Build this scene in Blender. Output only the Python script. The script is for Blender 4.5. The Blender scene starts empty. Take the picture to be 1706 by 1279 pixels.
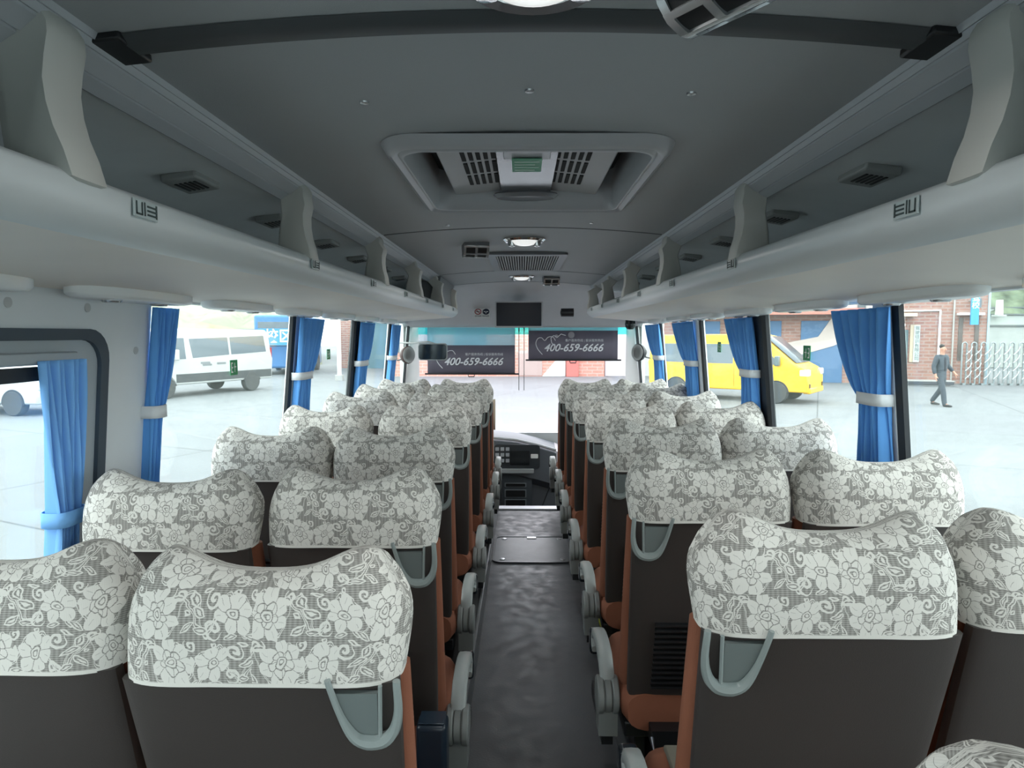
import bpy, bmesh, math, random
from mathutils import Vector, Matrix, Euler
random.seed(7)
S = bpy.context.scene
COL = S.collection
PI = math.pi
# ------------------------------------------------------------------ camera
FPX = 1100.0
CAM_Z = 1.5
PITCH = math.atan((639.5 - 557) / FPX)
YAW = math.atan((870 - 853) / FPX)
cd = bpy.data.cameras.new('camera'); cam = bpy.data.objects.new('camera', cd); COL.objects.link(cam)
cam.location = (0, 0, CAM_Z)
cam.rotation_euler = Euler((PI/2 - PITCH, 0, YAW), 'XYZ')
cd.sensor_fit = 'HORIZONTAL'; cd.sensor_width = 36; cd.lens = 36 * FPX / 1706
cd.clip_start = 0.03; cd.clip_end = 400
S.camera = cam
# ------------------------------------------------------------------ world: overcast sky
W = bpy.data.worlds.new('overcast_sky'); S.world = W; W.use_nodes = True
nt = W.node_tree; nt.nodes.clear()
wo = nt.nodes.new('ShaderNodeOutputWorld'); bg = nt.nodes.new('ShaderNodeBackground')
tc = nt.nodes.new('ShaderNodeTexCoord'); sp = nt.nodes.new('ShaderNodeSeparateXYZ')
rp = nt.nodes.new('ShaderNodeValToRGB')
nt.links.new(tc.outputs['Generated'], sp.inputs[0]); nt.links.new(sp.outputs['Z'], rp.inputs[0])
rp.color_ramp.elements[0].position = 0.0; rp.color_ramp.elements[0].color = (0.90, 0.94, 0.96, 1)
rp.color_ramp.elements[1].position = 0.5; rp.color_ramp.elements[1].color = (0.96, 0.98, 1.0, 1)
nt.links.new(rp.outputs[0], bg.inputs[0]); bg.inputs[1].default_value = 2.9
nt.links.new(bg.outputs[0], wo.inputs[0])
S.view_settings.view_transform = 'Standard'; S.view_settings.look = 'None'
S.view_settings.exposure = 1.12; S.view_settings.gamma = 1.0
S.view_settings.use_curve_mapping = False
S.cycles.max_bounces = 10; S.cycles.diffuse_bounces = 6; S.cycles.transparent_max_bounces = 16
S.cycles.sample_clamp_indirect = 6.0
S.cycles.caustics_reflective = False; S.cycles.caustics_refractive = False
GZ = -0.6                                            # yard level

# ------------------------------------------------------------------ pixel helpers (measurements in the 1706 x 1279 frame)
RM = Euler((PI/2 - PITCH, 0, YAW), 'XYZ').to_matrix()
def ray(u, v):
    return RM @ Vector(((u - 853) / FPX, (639.5 - v) / FPX, -1))
def at(u, v, y):
    d = ray(u, v); t = y / d.y
    return Vector((d.x*t, y, CAM_Z + d.z*t))
def onz(u, v, z=GZ):
    d = ray(u, v); t = (z - CAM_Z) / d.z
    return Vector((d.x*t, d.y*t, z))

# ------------------------------------------------------------------ materials
def lin(c):
    if isinstance(c, str):
        c = [int(c[i:i+2], 16) / 255 for i in (0, 2, 4)]
    return tuple((x/12.92 if x <= 0.04045 else ((x+0.055)/1.055)**2.4) for x in c) + (1,)
class E:                                             # tiny expression layer over Math nodes
    nt = None
    def __init__(s, k): s.k = k
    @staticmethod
    def m(op, *a, clamp=False):
        n = E.nt.nodes.new('ShaderNodeMath'); n.operation = op; n.use_clamp = clamp
        for i, x in enumerate(a):
            if isinstance(x, E): E.nt.links.new(x.k, n.inputs[i])
            else: n.inputs[i].default_value = x
        return E(n.outputs[0])
    def __add__(s, o): return E.m('ADD', s, o)
    __radd__ = __add__
    def __sub__(s, o): return E.m('SUBTRACT', s, o)
    def __rsub__(s, o): return E.m('SUBTRACT', o, s)
    def __mul__(s, o): return E.m('MULTIPLY', s, o)
    __rmul__ = __mul__
    def __truediv__(s, o): return E.m('DIVIDE', s, o)
    def lt(s, o): return E.m('LESS_THAN', s, o)
    def gt(s, o): return E.m('GREATER_THAN', s, o)
    def abs(s): return E.m('ABSOLUTE', s)
    def fract(s): return E.m('FRACT', s)
    def floor(s): return E.m('FLOOR', s)
    def mx(s, o): return E.m('MAXIMUM', s, o)
    def mn(s, o): return E.m('MINIMUM', s, o)
    def sin(s): return E.m('SINE', s)
    def cos(s): return E.m('COSINE', s)
    def sqrt(s): return E.m('SQRT', s)
MATS = {}
def mat(name, c, rough=0.6, metal=0.0, bump=0.0, bscale=200, var=0.0, vscale=8, emit=0, alpha=1, spec=0.5, coat=0):
    if name in MATS: return MATS[name]
    m = bpy.data.materials.new(name); m.use_nodes = True; MATS[name] = m
    t = m.node_tree; b = t.nodes['Principled BSDF']
    col = lin(c)
    b.inputs['Base Color'].default_value = col; b.inputs['Roughness'].default_value = rough
    b.inputs['Metallic'].default_value = metal; b.inputs['Specular IOR Level'].default_value = spec
    b.inputs['Coat Weight'].default_value = coat
    tcn = t.nodes.new('ShaderNodeTexCoord')
    if var:
        n = t.nodes.new('ShaderNodeTexNoise'); n.inputs['Scale'].default_value = vscale; n.inputs['Detail'].default_value = 5
        t.links.new(tcn.outputs['Object'], n.inputs['Vector'])
        r = t.nodes.new('ShaderNodeMapRange'); r.inputs[1].default_value = 0.3; r.inputs[2].default_value = 0.7
        r.inputs[3].default_value = 1 - var; r.inputs[4].default_value = 1 + var
        t.links.new(n.outputs[0], r.inputs[0])
        x = t.nodes.new('ShaderNodeVectorMath'); x.operation = 'SCALE'; x.inputs[0].default_value = col[:3]
        t.links.new(r.outputs[0], x.inputs['Scale']); t.links.new(x.outputs[0], b.inputs['Base Color'])
    if bump:
        n = t.nodes.new('ShaderNodeTexNoise'); n.inputs['Scale'].default_value = bscale
        t.links.new(tcn.outputs['Object'], n.inputs['Vector'])
        bn = t.nodes.new('ShaderNodeBump'); bn.inputs['Strength'].default_value = bump; bn.inputs['Distance'].default_value = 0.002
        t.links.new(n.outputs[0], bn.inputs['Height']); t.links.new(bn.outputs[0], b.inputs['Normal'])
    if emit:
        b.inputs['Emission Color'].default_value = col; b.inputs['Emission Strength'].default_value = emit
    if alpha < 1: b.inputs['Alpha'].default_value = alpha
    return m
def glass(name, tint, haze=0.03, gloss=0.06, hazecol='ffffff'):
    m = bpy.data.materials.new(name); m.use_nodes = True; t = m.node_tree; t.nodes.clear()
    o = t.nodes.new('ShaderNodeOutputMaterial'); tr = t.nodes.new('ShaderNodeBsdfTransparent'); tr.inputs[0].default_value = tint
    gl = t.nodes.new('ShaderNodeBsdfGlossy'); gl.inputs['Roughness'].default_value = 0.02
    df = t.nodes.new('ShaderNodeBsdfDiffuse'); df.inputs[0].default_value = lin(hazecol)
    a = t.nodes.new('ShaderNodeMixShader'); a.inputs[0].default_value = haze
    t.links.new(tr.outputs[0], a.inputs[1]); t.links.new(df.outputs[0], a.inputs[2])
    b = t.nodes.new('ShaderNodeMixShader'); b.inputs[0].default_value = gloss
    t.links.new(a.outputs[0], b.inputs[1]); t.links.new(gl.outputs[0], b.inputs[2]); t.links.new(b.outputs[0], o.inputs[0])
    return m
def lace():
    m = bpy.data.materials.new('lace'); m.use_nodes = True; t = m.node_tree; E.nt = t
    b = t.nodes['Principled BSDF']; b.inputs['Roughness'].default_value = 0.9; b.inputs['Specular IOR Level'].default_value = 0.15
    uv = t.nodes.new('ShaderNodeUVMap')
    nz = t.nodes.new('ShaderNodeTexNoise'); nz.inputs['Scale'].default_value = 60; nz.inputs['Detail'].default_value = 1
    t.links.new(uv.outputs[0], nz.inputs['Vector'])
    sn = t.nodes.new('ShaderNodeSeparateXYZ'); t.links.new(nz.outputs['Color'], sn.inputs[0])
    s = t.nodes.new('ShaderNodeSeparateXYZ'); t.links.new(uv.outputs[0], s.inputs[0])
    U0 = E(s.outputs[0]) * 100; V0 = E(s.outputs[1]) * 100          # centimetres
    n2 = t.nodes.new('ShaderNodeTexNoise'); n2.inputs['Scale'].default_value = 24; n2.inputs['Detail'].default_value = 0
    t.links.new(uv.outputs[0], n2.inputs['Vector'])
    s2 = t.nodes.new('ShaderNodeSeparateXYZ'); t.links.new(n2.outputs['Color'], s2.inputs[0])
    U0 = U0 * 1.12; V0s = V0; V0 = V0 * 1.12; U = U0 + (E(sn.outputs[0]) - 0.5) * 1.1 + (E(s2.outputs[0]) - 0.5) * 2.0; V = V0 + (E(sn.outputs[1]) - 0.5) * 1.1 + (E(s2.outputs[1]) - 0.5) * 2.0
    TW, TH = 21.0, 8.4
    row = (V / TH).floor(); odd = (row * 0.5).fract().gt(0.25)
    sg = 1 - odd * 2
    a = ((U * sg + odd * 7.5) / TW).fract() * TW; c = (V / TH).fract() * TH
    w = None; d = None; stems = []
    def add(x):
        nonlocal w; w = x if w is None else w.mx(x)
    def cut(x):
        nonlocal d; d = x if d is None else d.mx(x)
    def flower(cx, cy, R, n, ph, core):
        x = a - cx; x = x - (x / TW + 0.5).floor() * TW; y = c - cy
        r0 = (x*x + y*y).sqrt(); th = E.m('ARCTAN2', y, x)
        r = r0 * (1 + (th*2 + ph*3).sin() * 0.10)
        k = ((th * (n / 2) + ph)).cos().abs()
        inside = r.lt(R * 0.66 + E.m('POWER', k, 0.7) * (R * 0.38)); add(inside)
        cut((k * r).lt(0.17) * r.gt(core) * r.lt(R))                 # gaps between petals
        k2 = ((th * (n / 2) + ph + PI/2)).cos().abs()
        cut((k2 * r).lt(0.09) * r.gt(R*0.62) * r.lt(R*0.9))          # short crease on each petal
        cut((r - core).abs().lt(0.10)); cut((r - core*0.45).abs().lt(0.09))
        return th, r, k
    th, r, k = flower(5.2, 4.2, 4.2, 7, 0.4, 0.95)
    k3 = (th * 2.5 + 1.0).cos().abs()
    cut((r - (k3 * 0.75 + 1.45)).abs().lt(0.11)); cut((k3 * r).lt(0.16) * r.lt(1.6) * r.gt(0.9))
    for f1, p1, am, wd in ((2, 0.6, 2.9, 0.42), (3, 2.0, 3.4, 0.36)):
        e = (c - ((a * (2*PI*f1/21.0) + p1).sin() * am + 4.2)).abs(); stems.append((e, wd))
        add(e.lt(wd) * e.gt(wd*0.34))
    flower(12.6, 4.3, 3.2, 6, 0.9, 0.9)
    def spiral(cx, cy, R, st, hand=1, ph=0.0):
        x = a - cx; x = x - (x / TW + 0.5).floor() * TW; y = c - cy
        r = (x*x + y*y).sqrt(); th = E.m('ARCTAN2', y, x) * (hand / (2*PI))
        f = ((r / st) - th + ph).fract()
        add((f - 0.5).abs().lt(0.27) * r.lt(R))
    spiral(16.4, 6.3, 1.55, 1.05, 1); spiral(15.9, 1.7, 1.35, 0.95, -1, 0.3); spiral(9.0, 7.7, 1.2, 0.9, -1, 0.6)
    spiral(1.0, 7.4, 1.25, 0.95, 1, 0.2)
    def leaf(cx, cy, la, lb, ang, hollow=True):
        x = a - cx; x = x - (x / TW + 0.5).floor() * TW; y = c - cy
        ca, sa = math.cos(ang), math.sin(ang)
        p = (x*ca + y*sa) / la; q = (y*ca - x*sa) / lb
        e = p*p + q.abs(); add(e.lt(1.0))
        if hollow: cut((e - 0.45).abs().lt(0.16) if la > 1.2 else e.lt(0.3))
    leaf(18.6, 4.2, 1.7, 0.75, 0.5); leaf(19.9, 6.3, 1.5, 0.65, 1.2); leaf(20.6, 2.0, 1.6, 0.7, -0.7)
    leaf(18.0, 1.4, 1.3, 0.6, 0.2); leaf(9.2, 0.9, 1.4, 0.6, 0.5); leaf(17.9, 7.7, 1.2, 0.5, -0.3)
    leaf(9.0, 4.6, 0.9, 0.5, 1.57, False); leaf(12.6, 8.0, 0.55, 0.55, 0.78); leaf(12.9, 0.7, 1.3, 0.5, -0.2)
    leaf(20.9, 4.3, 0.5, 0.5, 0.78)
    body = w * (1 - d)
    band = V0.lt(0.75); body = body.mx(band)
    # net ground: fine open threads
    net = ((U0 * 7).sin() * 0.5 + 0.5) * 0.35 + ((V0 * 16).sin() * 0.5 + 0.5) * 0.65
    rib = (U0 * 22).sin() * 0.05
    fac = (body * (0.93 + rib)).mx(net * 0.46)
    rmp = t.nodes.new('ShaderNodeMix'); rmp.data_type = 'RGBA'
    t.links.new(fac.k, rmp.inputs['Factor'])
    rmp.inputs['A'].default_value = lin('716f6b'); rmp.inputs['B'].default_value = lin('d6d4ce')
    t.links.new(rmp.outputs['Result'], b.inputs['Base Color'])
    bn = t.nodes.new('ShaderNodeBump'); bn.inputs['Strength'].default_value = 0.5; bn.inputs['Distance'].default_value = 0.0012
    t.links.new(body.k, bn.inputs['Height']); t.links.new(bn.outputs[0], b.inputs['Normal'])
    return m
def brick(name, c1, c2, cm, w=0.42, h=0.14, mortar=0.022):
    m = bpy.data.materials.new(name); m.use_nodes = True; t = m.node_tree; b = t.nodes['Principled BSDF']
    uv = t.nodes.new('ShaderNodeUVMap'); br = t.nodes.new('ShaderNodeTexBrick')
    t.links.new(uv.outputs[0], br.inputs['Vector']); br.inputs['Scale'].default_value = 1
    br.inputs['Color1'].default_value = lin(c1); br.inputs['Color2'].default_value = lin(c2); br.inputs['Mortar'].default_value = lin(cm)
    br.inputs['Brick Width'].default_value = w; br.inputs['Row Height'].default_value = h; br.inputs['Mortar Size'].default_value = mortar
    t.links.new(br.outputs[0], b.inputs['Base Color']); b.inputs['Roughness'].default_value = 0.9
    return m

# ------------------------------------------------------------------ mesh helpers
class MB:
    def __init__(s): s.v = []; s.f = []; s.uv = {}
    def add(s, vs, fs):
        o = len(s.v); s.v += [tuple(x) for x in vs]; s.f += [tuple(i + o for i in q) for q in fs]; return o
    def box(s, a, b, R=None, c=None):
        (x0, y0, z0), (x1, y1, z1) = a, b
        vs = [Vector(p) for p in ((x0,y0,z0),(x1,y0,z0),(x1,y1,z0),(x0,y1,z0),(x0,y0,z1),(x1,y0,z1),(x1,y1,z1),(x0,y1,z1))]
        if R is not None:
            c = Vector(c) if c else Vector(((x0+x1)/2, (y0+y1)/2, (z0+z1)/2))
            vs = [R @ (p - c) + c for p in vs]
        s.add(vs, [(0,3,2,1),(4,5,6,7),(0,1,5,4),(1,2,6,5),(2,3,7,6),(3,0,4,7)]); return s
    def loft(s, rings, closed=True, cap0=True, cap1=True):
        n = len(rings[0]); o = len(s.v)
        for r in rings: s.v += [tuple(p) for p in r]
        for i in range(len(rings)-1):
            for j in range(n if closed else n-1):
                k = (j+1) % n
                s.f.append((o+i*n+j, o+i*n+k, o+(i+1)*n+k, o+(i+1)*n+j))
        if closed and cap0: s.f.append(tuple(o + j for j in range(n))[::-1])
        if closed and cap1: s.f.append(tuple(o + (len(rings)-1)*n + j for j in range(n)))
        return s
    def tube(s, pts, r, n=8, closed=False):
        pts = [Vector(p) for p in pts]; m = len(pts); rings = []
        up = None
        for i, p in enumerate(pts):
            if closed: t = pts[(i+1) % m] - pts[i-1]
            else: t = pts[min(i+1, m-1)] - pts[max(i-1, 0)]
            t.normalize()
            if up is None:
                up = Vector((0,0,1)) if abs(t.z) < 0.9 else Vector((1,0,0))
            a = t.cross(up).normalized(); b = a.cross(t).normalized(); up = b
            rr = r[i] if isinstance(r, (list, tuple)) else r
            rings.append([p + a*math.cos(2*PI*k/n)*rr + b*math.sin(2*PI*k/n)*rr for k in range(n)])
        if closed: rings.append(rings[0])
        s.loft(rings, True, not closed, not closed); return s
    def prism(s, poly, ax, lo, hi, fn=None):          # poly in the plane across axis ax, extruded lo..hi
        def p3(p, h):
            q = {0: (h, p[0], p[1]), 1: (p[0], h, p[1]), 2: (p[0], p[1], h)}[ax]
            return fn(q) if fn else q
        s.loft([[p3(p, lo) for p in poly], [p3(p, hi) for p in poly]]); return s
    def lathe(s, prof, c=(0,0,0), ax=2, n=24):
        rings = []
        for r, h in prof:
            ring = []
            for k in range(n):
                a, b = r*math.cos(2*PI*k/n), r*math.sin(2*PI*k/n)
                q = {0: (h, a, b), 1: (a, h, b), 2: (a, b, h)}[ax]
                ring.append((q[0]+c[0], q[1]+c[1], q[2]+c[2]))
            rings.append(ring)
        s.loft(rings); return s
    def build(s, name, m, parent=None, smooth=35, bevel=0, seg=2, sub=0, uvs=None, solid=0):
        me = bpy.data.meshes.new(name); me.from_pydata(s.v, [], s.f); me.update()
        bm = bmesh.new(); bm.from_mesh(me); bmesh.ops.recalc_face_normals(bm, faces=bm.faces)
        if uvs is None:
            L = bm.loops.layers.uv.new('UVMap')
            for f in bm.faces:
                n = f.normal; ax = max(range(3), key=lambda i: abs(n[i]))
                for l in f.loops:
                    c = l.vert.co
                    l[L].uv = ((c.y, c.z), (c.x, c.z), (c.x, c.y))[ax]
        else:
            L = bm.loops.layers.uv.new('UVMap'); bm.verts.ensure_lookup_table()
            for f in bm.faces:
                us = [uvs[l.vert.index][0] for l in f.loops]; wrap = max(us) - min(us) > 0.5
                for l in f.loops:
                    u, v = uvs[l.vert.index]
                    l[L].uv = (u + (uvs['period'] if wrap and u < 0.5*uvs['period'] else 0), v)
        bm.to_mesh(me); bm.free()
        if m: me.materials.append(m)
        if smooth:
            for p in me.polygons: p.use_smooth = True
            me.set_sharp_from_angle(angle=math.radians(smooth))
        o = bpy.data.objects.new(name, me); COL.objects.link(o)
        if parent: o.parent = parent
        if bevel:
            b = o.modifiers.new('bevel', 'BEVEL'); b.width = bevel; b.segments = seg; b.limit_method = 'ANGLE'; b.angle_limit = math.radians(35)
        if solid:
            b = o.modifiers.new('solid', 'SOLIDIFY'); b.thickness = solid; b.offset = 0
        if sub:
            b = o.modifiers.new('sub', 'SUBSURF'); b.levels = sub; b.render_levels = sub
        return o
def tag(o, label=None, cat=None, group=None, kind=None):
    if label: o['label'] = label
    if cat: o['category'] = cat
    if group: o['group'] = group
    if kind: o['kind'] = kind
    return o
def thing(name, label, cat, loc=(0,0,0), rz=0, group=None):
    o = bpy.data.objects.new(name, None); COL.objects.link(o); o.empty_display_size = 0.05
    o.location = loc; o.rotation_euler = (0, 0, rz); return tag(o, label, cat, group)
def struct(o): o['kind'] = 'structure'; return o
def copy_tree(o, parent=None):
    c = o.copy(); COL.objects.link(c)
    if parent: c.parent = parent
    for ch in o.children: copy_tree(ch, c)
    return c
def rrect(x0, z0, x1, z1, r, n=6):
    P = []
    for cx, cz, a0 in ((x1-r, z1-r, 0), (x0+r, z1-r, PI/2), (x0+r, z0+r, PI), (x1-r, z0+r, 1.5*PI)):
        for k in range(n+1):
            a = a0 + PI/2*k/n; P.append((cx + r*math.cos(a), cz + r*math.sin(a)))
    return P
def ring_plate(inner, outer, fn0, fn1):               # plate between two matching outlines, front fn0, back fn1
    m = MB(); m.loft([[fn0(p) for p in outer], [fn0(p) for p in inner], [fn1(p) for p in inner], [fn1(p) for p in outer], [fn0(p) for p in outer]], True, False, False)
    return m
def rect_like(inner, x0, z0, x1, z1):                 # push an outline out to a rectangle
    cx = sum(p[0] for p in inner)/len(inner); cz = sum(p[1] for p in inner)/len(inner); out = []
    ix0 = min(p[0] for p in inner); ix1 = max(p[0] for p in inner); iz0 = min(p[1] for p in inner); iz1 = max(p[1] for p in inner)
    for x, z in inner:
        fx = (x-cx)/((ix1-ix0)/2); fz = (z-cz)/((iz1-iz0)/2); k = max(abs(fx), abs(fz)); fx /= k; fz /= k
        out.append(((x0+x1)/2 + fx*(x1-x0)/2, (z0+z1)/2 + fz*(z1-z0)/2))
    return out
def text_mb(body, size, cjk=False, shear=0, extr=0.0004, bold=0.0, align='CENTER', space=1.0):
    c = bpy.data.curves.new('text', 'FONT'); c.body = body; c.size = size; c.extrude = extr; c.shear = shear
    c.align_x = align; c.align_y = 'CENTER'; c.offset = bold; c.space_character = space; c.resolution_u = 3
    o = bpy.data.objects.new('text', c); COL.objects.link(o)
    dg = bpy.context.evaluated_depsgraph_get(); me = bpy.data.meshes.new_from_object(o.evaluated_get(dg))
    m = MB(); m.add([v.co.copy() for v in me.vertices], [tuple(p.vertices) for p in me.polygons])
    bpy.data.objects.remove(o); bpy.data.curves.remove(c); bpy.data.meshes.remove(me)
    return m
def lettering(name, body, size, m, parent, o, xa, ya, **k):   # xa, ya: unit axes of the writing plane
    t = text_mb(body, size, **k); o = Vector(o); xa = Vector(xa).normalized(); ya = Vector(ya).normalized(); za = xa.cross(ya)
    t.v = [tuple(o + xa*p[0] + ya*p[1] + za*p[2]) for p in t.v]
    return t.build(name, m, parent, smooth=0)

# ------------------------------------------------------------------ palette
PANEL = mat('panel_grey', 'b4b8b9', 0.5, var=0.03)
CEIL = mat('ceiling_vinyl', 'a3a7a9', 0.55, bump=0.2, bscale=600, var=0.03, vscale=2)
TRIM = mat('cove_trim', 'b3b7bb', 0.4)
GREYP = mat('grey_plastic', '9c9e9c', 0.45)
LIPM = mat('lip_plastic', 'd3dadb', 0.35)
UNDER = mat('rack_underside', 'e4ded5', 0.55, var=0.03, vscale=3)
DARK = mat('dark_plastic', '17191c', 0.4)
BLACK = mat('black_rubber', '1b2126', 0.6)
SILVER = mat('silver_plastic', 'b9bcbe', 0.25, metal=0.7)
CHROME = mat('chrome', 'dddddd', 0.12, metal=1.0)
WHITE = mat('white_plastic', 'e3e6e4', 0.5)
LACE = lace()
SHELL = mat('seat_shell', '3a3533', 0.5, bump=0.15, bscale=500)
ORANGE = mat('seat_fabric_rust', '84503a', 0.8, bump=0.3, bscale=900, var=0.06)
OLIVE = mat('seat_fabric_grey', '6b675c', 0.9, bump=0.3, bscale=900)
HANDLE = mat('handle_plastic', '8b9493', 0.2)
HPANEL = mat('handle_recess', '6f7877', 0.2)
ARM = mat('arm_plastic', '9ba1a0', 0.4)
DRUM = mat('hinge_plastic', '7b7f7e', 0.45)
CURT = mat('curtain_blue', '5c9fe4', 0.75, bump=0.15, bscale=700)
CURTL = mat('curtain_pale_blue', '76b0ea', 0.75, bump=0.15, bscale=700)
CURTD = mat('curtain_dark', '14181c', 0.8)
STRAP = mat('strap_white', 'd5dadd', 0.7)
YEL = mat('yellow_edge', 'b9bd3a', 0.5)
SIDEGLASS = glass('side_glass', (0.92, 0.96, 0.95, 1), 0.075, 0.05, 'f0fffa')
FRONTGLASS = glass('windscreen_glass', (0.97, 0.96, 0.98, 1), 0.03, 0.03)
FRONTTINT = glass('windscreen_tint', (0.22, 0.85, 0.85, 1), 0.03, 0.03)
GREEN = mat('sticker_green', '1f8a55', 0.5)
SWHITE = mat('sign_white', 'eef0ee', 0.6)

# ------------------------------------------------------------------ bus shell
def xw(z): return 1.26 - 0.065 * max(0.0, (z - 0.9) / 0.7)
YB, YF = -1.05, 7.25
def wall_pt(side, off=0.0): return lambda p: (side * (xw(p[1]) + off), p[0], p[1])
ZB, ZT = 0.74, 1.62
# floor
def vinyl():
    m = mat('floor_vinyl', '45494d', 0.42, bump=0.3, bscale=120)
    t = m.node_tree; b = t.nodes['Principled BSDF']; n = t.nodes.new('ShaderNodeTexNoise'); n.inputs['Scale'].default_value = 14; n.inputs['Detail'].default_value = 8
    tcn = t.nodes.new('ShaderNodeTexCoord'); t.links.new(tcn.outputs['Object'], n.inputs[0])
    r = t.nodes.new('ShaderNodeMapRange'); r.inputs[1].default_value = 0.35; r.inputs[2].default_value = 0.65; r.inputs[3].default_value = 0.34; r.inputs[4].default_value = 0.55
    t.links.new(n.outputs[0], r.inputs[0]); t.links.new(r.outputs[0], b.inputs['Roughness'])
    cr = t.nodes.new('ShaderNodeMix'); cr.data_type = 'RGBA'; cr.inputs['A'].default_value = lin('3c3e42'); cr.inputs['B'].default_value = lin('5a5e62')
    t.links.new(n.outputs[0], cr.inputs['Factor']); t.links.new(cr.outputs['Result'], b.inputs['Base Color'])
    return m
VINYL = vinyl()
AX0, AX1 = -0.20, 0.345
f = MB(); f.box((-1.3, YB, -0.06), (1.3, 5.62, 0.0)); struct(f.build('floor', VINYL, smooth=0))
f = MB(); f.box((-1.3, 5.66, -0.42), (1.3, YF, -0.36)); struct(f.build('floor', mat('front_floor', '55575a', 0.5), smooth=0))
f = MB(); f.box((-1.3, 5.621, -0.36), (1.3, 5.66, -0.005)); struct(f.build('trim_1', DARK, smooth=0))
f = MB(); f.box((AX0-0.02, 5.56, 0.001), (AX1+0.02, 5.66, 0.012)); struct(f.build('trim_2', mat('step_edge', 'c9ccd0', 0.3, metal=0.5), smooth=0))
for i, (a, b) in enumerate(((-1.25, AX0-0.02), (AX1+0.02, 1.25))):
    f = MB(); f.box((a, YB, 0.001), (b, 5.58, 0.13)); struct(f.build('floor', mat('platform_vinyl', '2d2f31', 0.6), smooth=0))
for i, x in enumerate((AX0-0.02, AX1+0.004)):
    f = MB(); f.box((x, YB, 0.002), (x+0.016, 5.58, 0.137)); struct(f.build('trim_%d' % (3+i), mat('platform_edge', '6d7073', 0.4, metal=0.3), smooth=0, bevel=0.004))
f = MB(); f.box((AX1+0.022, YB, 0.1305), (AX1+0.04, 5.58, 0.136)); struct(f.build('trim_5', YEL, smooth=0))
# floor hatch panel
t = thing('floor_hatch', 'rounded metal-edged inspection panel set in the aisle floor', 'floor hatch', (0.07, 4.52, 0))
P = rrect(-0.255, -0.27, 0.255, 0.27, 0.05)
m = MB(); m.prism([(p[0], p[1]) for p in P], 2, 0.002, 0.006); m.build('panel', mat('hatch_vinyl', '6d7074', 0.4, bump=0.2, bscale=90, var=0.1), t)
Q = rrect(-0.268, -0.283, 0.268, 0.283, 0.058)
m = ring_plate(P, Q, lambda p: (p[0], p[1], 0.010), lambda p: (p[0], p[1], 0.002)); m.build('edge_strip', mat('hatch_edge', '3f4347', 0.3, metal=0.5), t)
for sx in (-1, 1):
    for sy in (-1, 1):
        m = MB(); m.lathe([(0.0001, 0.011), (0.016, 0.010), (0.02, 0.006), (0.02, 0.003)], (sx*0.2, sy*0.22, 0), 2, 14); m.build('bolt', SILVER, t)
m = MB(); m.box((-0.035, 0.225, 0.006), (0.035, 0.262, 0.011)); m.build('lift_handle', SILVER, t, bevel=0.003)

# side walls: belt below the glass, header above it
for side, nm in ((-1, 'wall_left'), (1, 'wall_right')):
    g = MB()
    ys = [YB, YF]
    def quadstrip(m, z0, z1, y0, y1, th=0.04, n=4):
        zs = [z0 + (z1-z0)*k/n for k in range(n+1)]
        prof = [(xw(z), z) for z in zs] + [(xw(z)+th, z) for z in reversed(zs)]
        m.loft([[(side*p[0], y, p[1]) for p in prof] for y in (y0, y1)])
    quadstrip(g, -0.42, ZB, YB, YF); quadstrip(g, ZT - 0.01, 2.02, YB, YF)
    if side < 0:                                       # solid panel round the rear emergency window
        inner = rrect(-0.45, 0.76, 1.90, 1.515, 0.09); outer = rect_like(inner, -0.75, ZB, 2.12, ZT)
        r = ring_plate(inner, outer, wall_pt(-1, -0.002), wall_pt(-1, 0.04)); g.add(r.v, r.f)
    o = g.build(nm, mat('side_panel', 'd6dcdf', 0.5, var=0.02), smooth=30); struct(o)
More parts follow.
